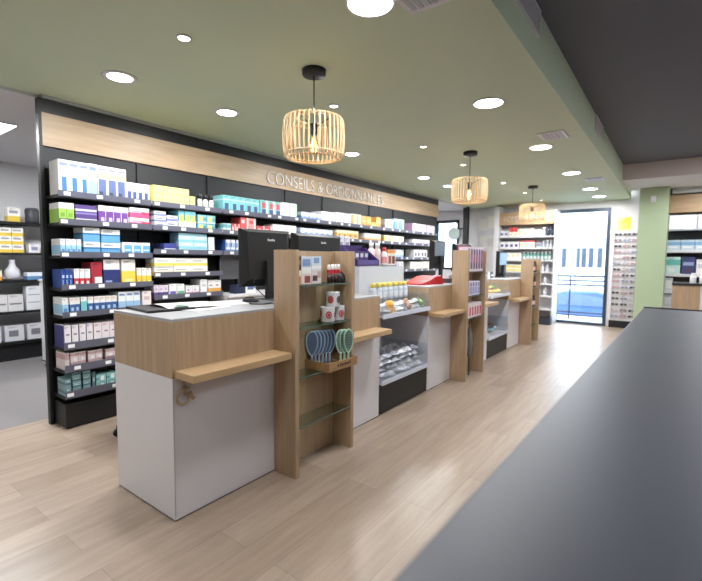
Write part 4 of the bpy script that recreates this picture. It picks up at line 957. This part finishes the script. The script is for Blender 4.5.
# eyewear wall
ew = thing('eyewear_panel', 'white panel holding rows of spectacles right of glass door', 'eyewear display', (-1.0, 9.84, 0))
EW = .62
MB().box(0, EW, 0, .055, .14, 2.36, paint((222, 218, 222), .45)).build('panel', ew); MB().box(0, EW, -.03, .055, 0, .139, BLACK).build('base', ew)
rg = MB()
for k in range(15): rg.box(.01, EW-.01, -.012, -.0005, .20+k*.112, .212+k*.112, paint((206, 202, 208), .35))
for k in range(4): rg.box(.03+k*.18, .037+k*.18, -.014, -.0005, .18, 1.86, STEEL)
rg.build('rail', ew)
po = thing('yellow_poster', 'yellow poster above the rows of spectacles', 'poster', (-.83, 9.835, 1.87))
MB().box(-.115, .115, 0, .004, 0, .26, paint((244, 226, 140), .6)).build('sheet', po); MB().prism([(-.02, .05), (.10, .05), (.10, .25), (.03, .25), (-.06, .15)], -.0012, -.0002, paint((240, 208, 60), .6), 'xz').build('printed_shape', po); MB().prism([(-.05, .09), (.04, .07), (.05, .13), (-.02, .16)], -.0022, -.0014, paint((246, 196, 120), .6), 'xz').build('printed_shape', po)
def spec_mesh(fr, ln):
    mb = MB(); m = paint(fr, .35); g = paint(ln, .2)
    for s in (-1, 1):
        c = s*.032
        mb.tube([(c+.026*math.cos(2*PI*k/14), 0, .019*math.sin(2*PI*k/14)) for k in range(14)], .0035, m, 5, True)
        mb.face([(c+.025*math.cos(2*PI*k/14), 0, .018*math.sin(2*PI*k/14)) for k in range(14)], g)
        mb.tube([(c+s*.026, 0, .006), (c+s*.032, .003, .008), (c+s*.034, .010, .008)], .0025, m, 5)
    mb.tube([(-.008, 0, .004), (0, -.001, .008), (.008, 0, .004)], .003, m, 5)
    return mb.mesh('spectacles')
SPC = [(spec_mesh((40, 38, 44), (90, 92, 104)), 'black'), (spec_mesh((110, 74, 60), (150, 140, 140)), 'brown'), (spec_mesh((70, 76, 120), (170, 176, 200)), 'navy'), (spec_mesh((150, 60, 74), (200, 180, 186)), 'red'), (spec_mesh((90, 92, 98), (60, 62, 70)), 'grey'), (spec_mesh((190, 170, 176), (206, 200, 206)), 'pale')]
rnd = random.Random(4)
for r_ in range(15):
    for c_ in range(4):
        k = rnd.choice((0, 0, 1, 2, 3, 4, 4, 5, 5))
        o = bpy.data.objects.new('spectacles', SPC[k][0]); COL.objects.link(o)
        o.location = (-1.0+.125+c_*.142-.035, 9.84-.024, .20+r_*.112+.033)
        tag(o, '%s spectacles, %s, %s row from bottom of eyewear panel' % (SPC[k][1], ('leftmost', 'second from left', 'third from left', 'rightmost')[c_], ORD[r_+1] if r_ < 14 else 'top'), 'spectacles', 'spectacles on the eyewear panel')
# sensor on the green column
sn = thing('wall_sensor', 'small white sensor near top of green column', 'sensor', (-.361, 9.118, 2.30))
MB().box(-.035, .035, -.04, 0, 0, .10, WHITE).build('body', sn, bevel=.006); MB().lathe([(.001, .018), (.018, .012), (.022, 0)], paint((206, 206, 210), .3), 16, (0, -.0405, .035), Matrix.Rotation(PI/2, 3, 'X')).build('lens', sn)

# right-hand far shelving
rs = thing('right_shelving', 'wall shelving with wood band and white lightbox right of green column', 'shelving unit', (-.14, 9.5, 0))
RW = 2.2
MB().box(0, RW, .36, .385, 0, 2.60, BACKP).build('back_panel', rs)
MB().box(-.01, RW, .0, .355, 2.14, 2.44, OAK_X).build('wood_band', rs); MB().box(.03, RW, -.002, .355, 2.47, 2.58, WHITE).build('top_panel', rs)
for k in range(5):
    lb_ = MB().box(.005+k*.40, .395+k*.40, .05, .355, 1.84, 2.10, WHITE).build('lightbox', rs)
    MB().box(.015+k*.40, .385+k*.40, .044, .0495, 1.86, 2.09, LITBOX).build('lit_face', lb_)
for z in (1.50, 1.08, .78, .50): MB().box(0, RW, 0, .355, z-.05, z, WHITE).build('shelf', rs)
MB().box(.0, RW, .02, .355, 0, .12, BLACK).build('plinth', rs)
def rshelf(z, x0, n, w, h, base, bands, what):
    me = carton_mesh(w-.01, h, .2, base, bands)
    for i in range(n):
        o = bpy.data.objects.new('carton', me); COL.objects.link(o); o.location = (-.14+x0+w*(i+.5), 9.62, z+.0005); o.rotation_euler[2] = -PI/2
        tag(o, ((pos(i, n)+' of '+NUM[n]+' ') if n > 1 else '')+what, 'carton', what if n > 1 else None)
rshelf(1.50, .0, 3, .195, .165, (190, 214, 230), [(0, 1, .45, .8, (120, 168, 210)), (.1, .8, .15, .35, (236, 240, 244))], 'light blue cartons on upper shelf right of column')
rshelf(1.08, .0, 1, .21, .29, (196, 226, 224), [(0, 1, .5, .85, (96, 186, 178)), (.1, .6, .1, .35, (236, 240, 240))], 'large teal carton on lower shelf right of column')
rshelf(1.08, .22, 1, .19, .29, (58, 70, 120), [(.1, .9, .5, .7, (150, 160, 206)), (.3, .8, .1, .3, (90, 60, 90))], 'large navy carton on lower shelf right of column')
rshelf(1.08, .42, 2, .19, .25, (232, 230, 234), [(.1, .9, .4, .7, (190, 196, 214))], 'white cartons on lower shelf at right edge')
rshelf(.78, .0, 1, .12, .22, (206, 210, 216), [(.1, .9, .2, .8, (230, 232, 236))], 'pale box low beside green column')
rshelf(.50, .0, 1, .12, .2, (190, 192, 198), [(.1, .9, .2, .8, (214, 216, 220))], 'grey box lowest beside green column')
wc = thing('wood_cabinet', 'oak cabinet with dark top standing beyond the dark tabletop', 'cabinet', (-.02, 7.4, 0))
MB().box(0, .30, 0, .5, .04, .97, OAK_V).build('body', wc); MB().box(-.006, .9, -.006, .51, .971, 1.0, BACKP).build('top', wc); MB().box(.301, .89, .01, .5, .04, .97, WHITE).build('side_unit', wc); MB().box(.02, .88, .03, .48, 0, .04, BLACK2).build('plinth', wc)
me = bottle_mesh(.035, .14, (236, 236, 238), (240, 240, 240))
for i, (x, lb) in enumerate(((.20, 'left white bottle on the oak cabinet'), (.30, 'right white bottle on the oak cabinet'))):
    o = bpy.data.objects.new('bottle', me); COL.objects.link(o); o.location = (x, 7.52, 1.0005); tag(o, lb, 'bottle', 'white bottles on oak cabinet')

# ------------------------------------------------------------------ outside
struct('ground', MB().box(-30, 20, 12.3, 60, -1.3, -1.15, paint((206, 210, 216), .8, var=.05, scale=1)))
struct('doorstep', MB().box(-12, 8, YW+.12, 12.3, -1.3, -.12, paint((200, 204, 210), .8)))
rl = thing('metal_railing', 'dark metal railing outside the glass door', 'railing', (-2, 11.6, -.12))
RM = paint((22, 28, 38), .5)
for z, r in ((1.04, .022), (.935, .02), (.83, .02), (.17, .018), (.10, .018)): MB().tube([(-2.2, 0, z), (2.2, 0, z)], r, RM, 8).build('rail', rl)
for x in (-.3, -.02, 1.4, -1.6): MB().box(x-.015, x+.015, -.015, .015, .0, 1.03, RM).build('post', rl)
cr_ = thing('car', 'blue car parked outside beyond the railing', 'car', (-2.75, 17.2, -1.15), .0)
CB = paint((78, 108, 156), .3, .1); CW = paint((84, 104, 132), .15)
prof = [(-2.0, .28), (-2.05, .55), (-1.95, .72), (-1.25, .86), (-.75, 1.25), (-.3, 1.40), (.7, 1.42), (1.35, 1.22), (1.75, .92), (2.02, .80), (2.05, .45), (1.95, .25)]
bd = MB(); n = len(prof)
for s, yy in ((-1, -.84), (1, .84)):
    for i in range(n):
        pass
secs = [(-.84, .0, .93), (-.70, .0, 1.0), (.70, 0, 1.0), (.84, 0, .93)]
rows = []
for yy, _, k in secs:
    rows.append([(x*(.99 if k < 1 else 1), yy*(1 if z < .9 else .86), z if z < .9 else .9+(z-.9)*k) for x, z in prof])
b0 = 0
for a in range(3):
    for i in range(n):
        j = (i+1) % n
        bd.face([rows[a][i], rows[a][j], rows[a+1][j], rows[a+1][i]], CB, False)
bd.face(rows[0], CB); bd.face(rows[3][::-1], CB)
bd.build('body', cr_)
gl = MB()
gl.face([(-1.12, -.845, .92), (-.68, -.75, 1.22), (-.25, -.735, 1.33), (-.15, -.735, 1.33), (-.15, -.85, .92)], CW); gl.face([(-.08, -.85, .92), (-.08, -.735, 1.33), (.65, -.735, 1.34), (1.2, -.755, 1.17), (1.45, -.845, .92)], CW)
gl.build('side_window', cr_, fix=False)
MB().box(-2.06, -1.9, -.62, -.40, .58, .70, paint((230, 236, 240), .2)).build('headlamp', cr_)
for x in (-1.25, 1.3):
    wh = MB().cyl((x, -.86, .31), .31, .18, BLACK2, 24, 'y').build('wheel', cr_); MB().cyl((x, -.866, .31), .19, .01, STEEL, 18, 'y').build('hub_cap', wh)
    MB().cyl((x, .68, .31), .31, .18, BLACK2, 24, 'y').build('wheel', cr_)
bg = thing('office_building', 'pale building with blue windows far outside the door', 'building', (-7.2, 35, -.12))
MB().box(-8, 12, 0, 6, -1.03, 2.9, paint((236, 238, 242), .7)).build('wall', bg)
for x in (-.1, .45, 1.35, 1.75, 2.2, 2.75, 3.3, -1.4, 4.3): MB().box(x, x+.32, -.03, -.001, .9, 2.3, paint((56, 66, 84), .3)).build('window', bg)
MB().box(-8, 12, -.4, 6, 2.9, 3.05, paint((226, 230, 236), .7)).build('roof', bg)
cn = thing('canopy_arch', 'grey arched canopy rib seen through the glass door', 'canopy', (-4.7, 30, -.12))
MB().tube([(-.02+2.6*k/14, 0, 2.55+.75*math.sin(PI*.5*k/14)) for k in range(15)], .05, paint((150, 164, 182), .5), 8).build('rib', cn); MB().tube([(2.58, 0, -1.03), (2.58, 0, 3.3)], .05, paint((150, 164, 182), .5), 8).build('post', cn)
c2 = thing('canopy_arch', 'grey arched canopy rib at left side of glass door', 'canopy', (-5.35, 30, -.12))
MB().tube([(-2.6*k/14, 0, 2.75+.5*math.sin(PI*.5*k/14)) for k in range(15)], .04, paint((180, 192, 206), .5), 8).build('rib', c2); MB().tube([(-2.6, 0, -1.03), (-2.6, 0, 3.25)], .04, paint((180, 192, 206), .5), 8).build('post', c2)
lp = thing('street_lamp', 'thin grey lamp post outside the glass door', 'lamp post', (-4.98, 30, -.12))
MB().tube([(0, 0, -1.03), (0, 0, 3.55)], .04, paint((150, 158, 170), .5), 8).build('post', lp); MB().lathe([(.05, 3.55), (.09, 3.6), (.09, 3.68), (.02, 3.72)], paint((120, 128, 140), .5), 12).build('lamp_head', lp)

# ------------------------------------------------------------------ daylight and view
wld = bpy.data.worlds.new('sky'); SC.world = wld; wld.use_nodes = True
nt = wld.node_tree; bgd = nt.nodes['Background']
sky = nt.nodes.new('ShaderNodeTexSky'); sky.sky_type = 'HOSEK_WILKIE'; sky.turbidity = 6; sky.sun_direction = (.4, -.5, .75)
mixn = nt.nodes.new('ShaderNodeMix'); mixn.data_type = 'RGBA'; mixn.inputs['Factor'].default_value = .75
mixn.inputs['B'].default_value = (.86, .93, 1.0, 1)
nt.links.new(sky.outputs[0], mixn.inputs['A']); nt.links.new(mixn.outputs['Result'], bgd.inputs['Color'])
bgd.inputs['Strength'].default_value = 7.5
SC.view_settings.view_transform = 'Standard'; SC.view_settings.look = 'None'; SC.view_settings.gamma = 1.0; SC.view_settings.use_curve_mapping = False
SC.view_settings.exposure = 0.25
SC.cycles.use_denoising = True
SC.cycles.max_bounces = 10; SC.cycles.diffuse_bounces = 8; SC.cycles.transparent_max_bounces = 16; SC.cycles.sample_clamp_indirect = 6.0
SC.cycles.caustics_reflective = False; SC.cycles.caustics_refractive = False
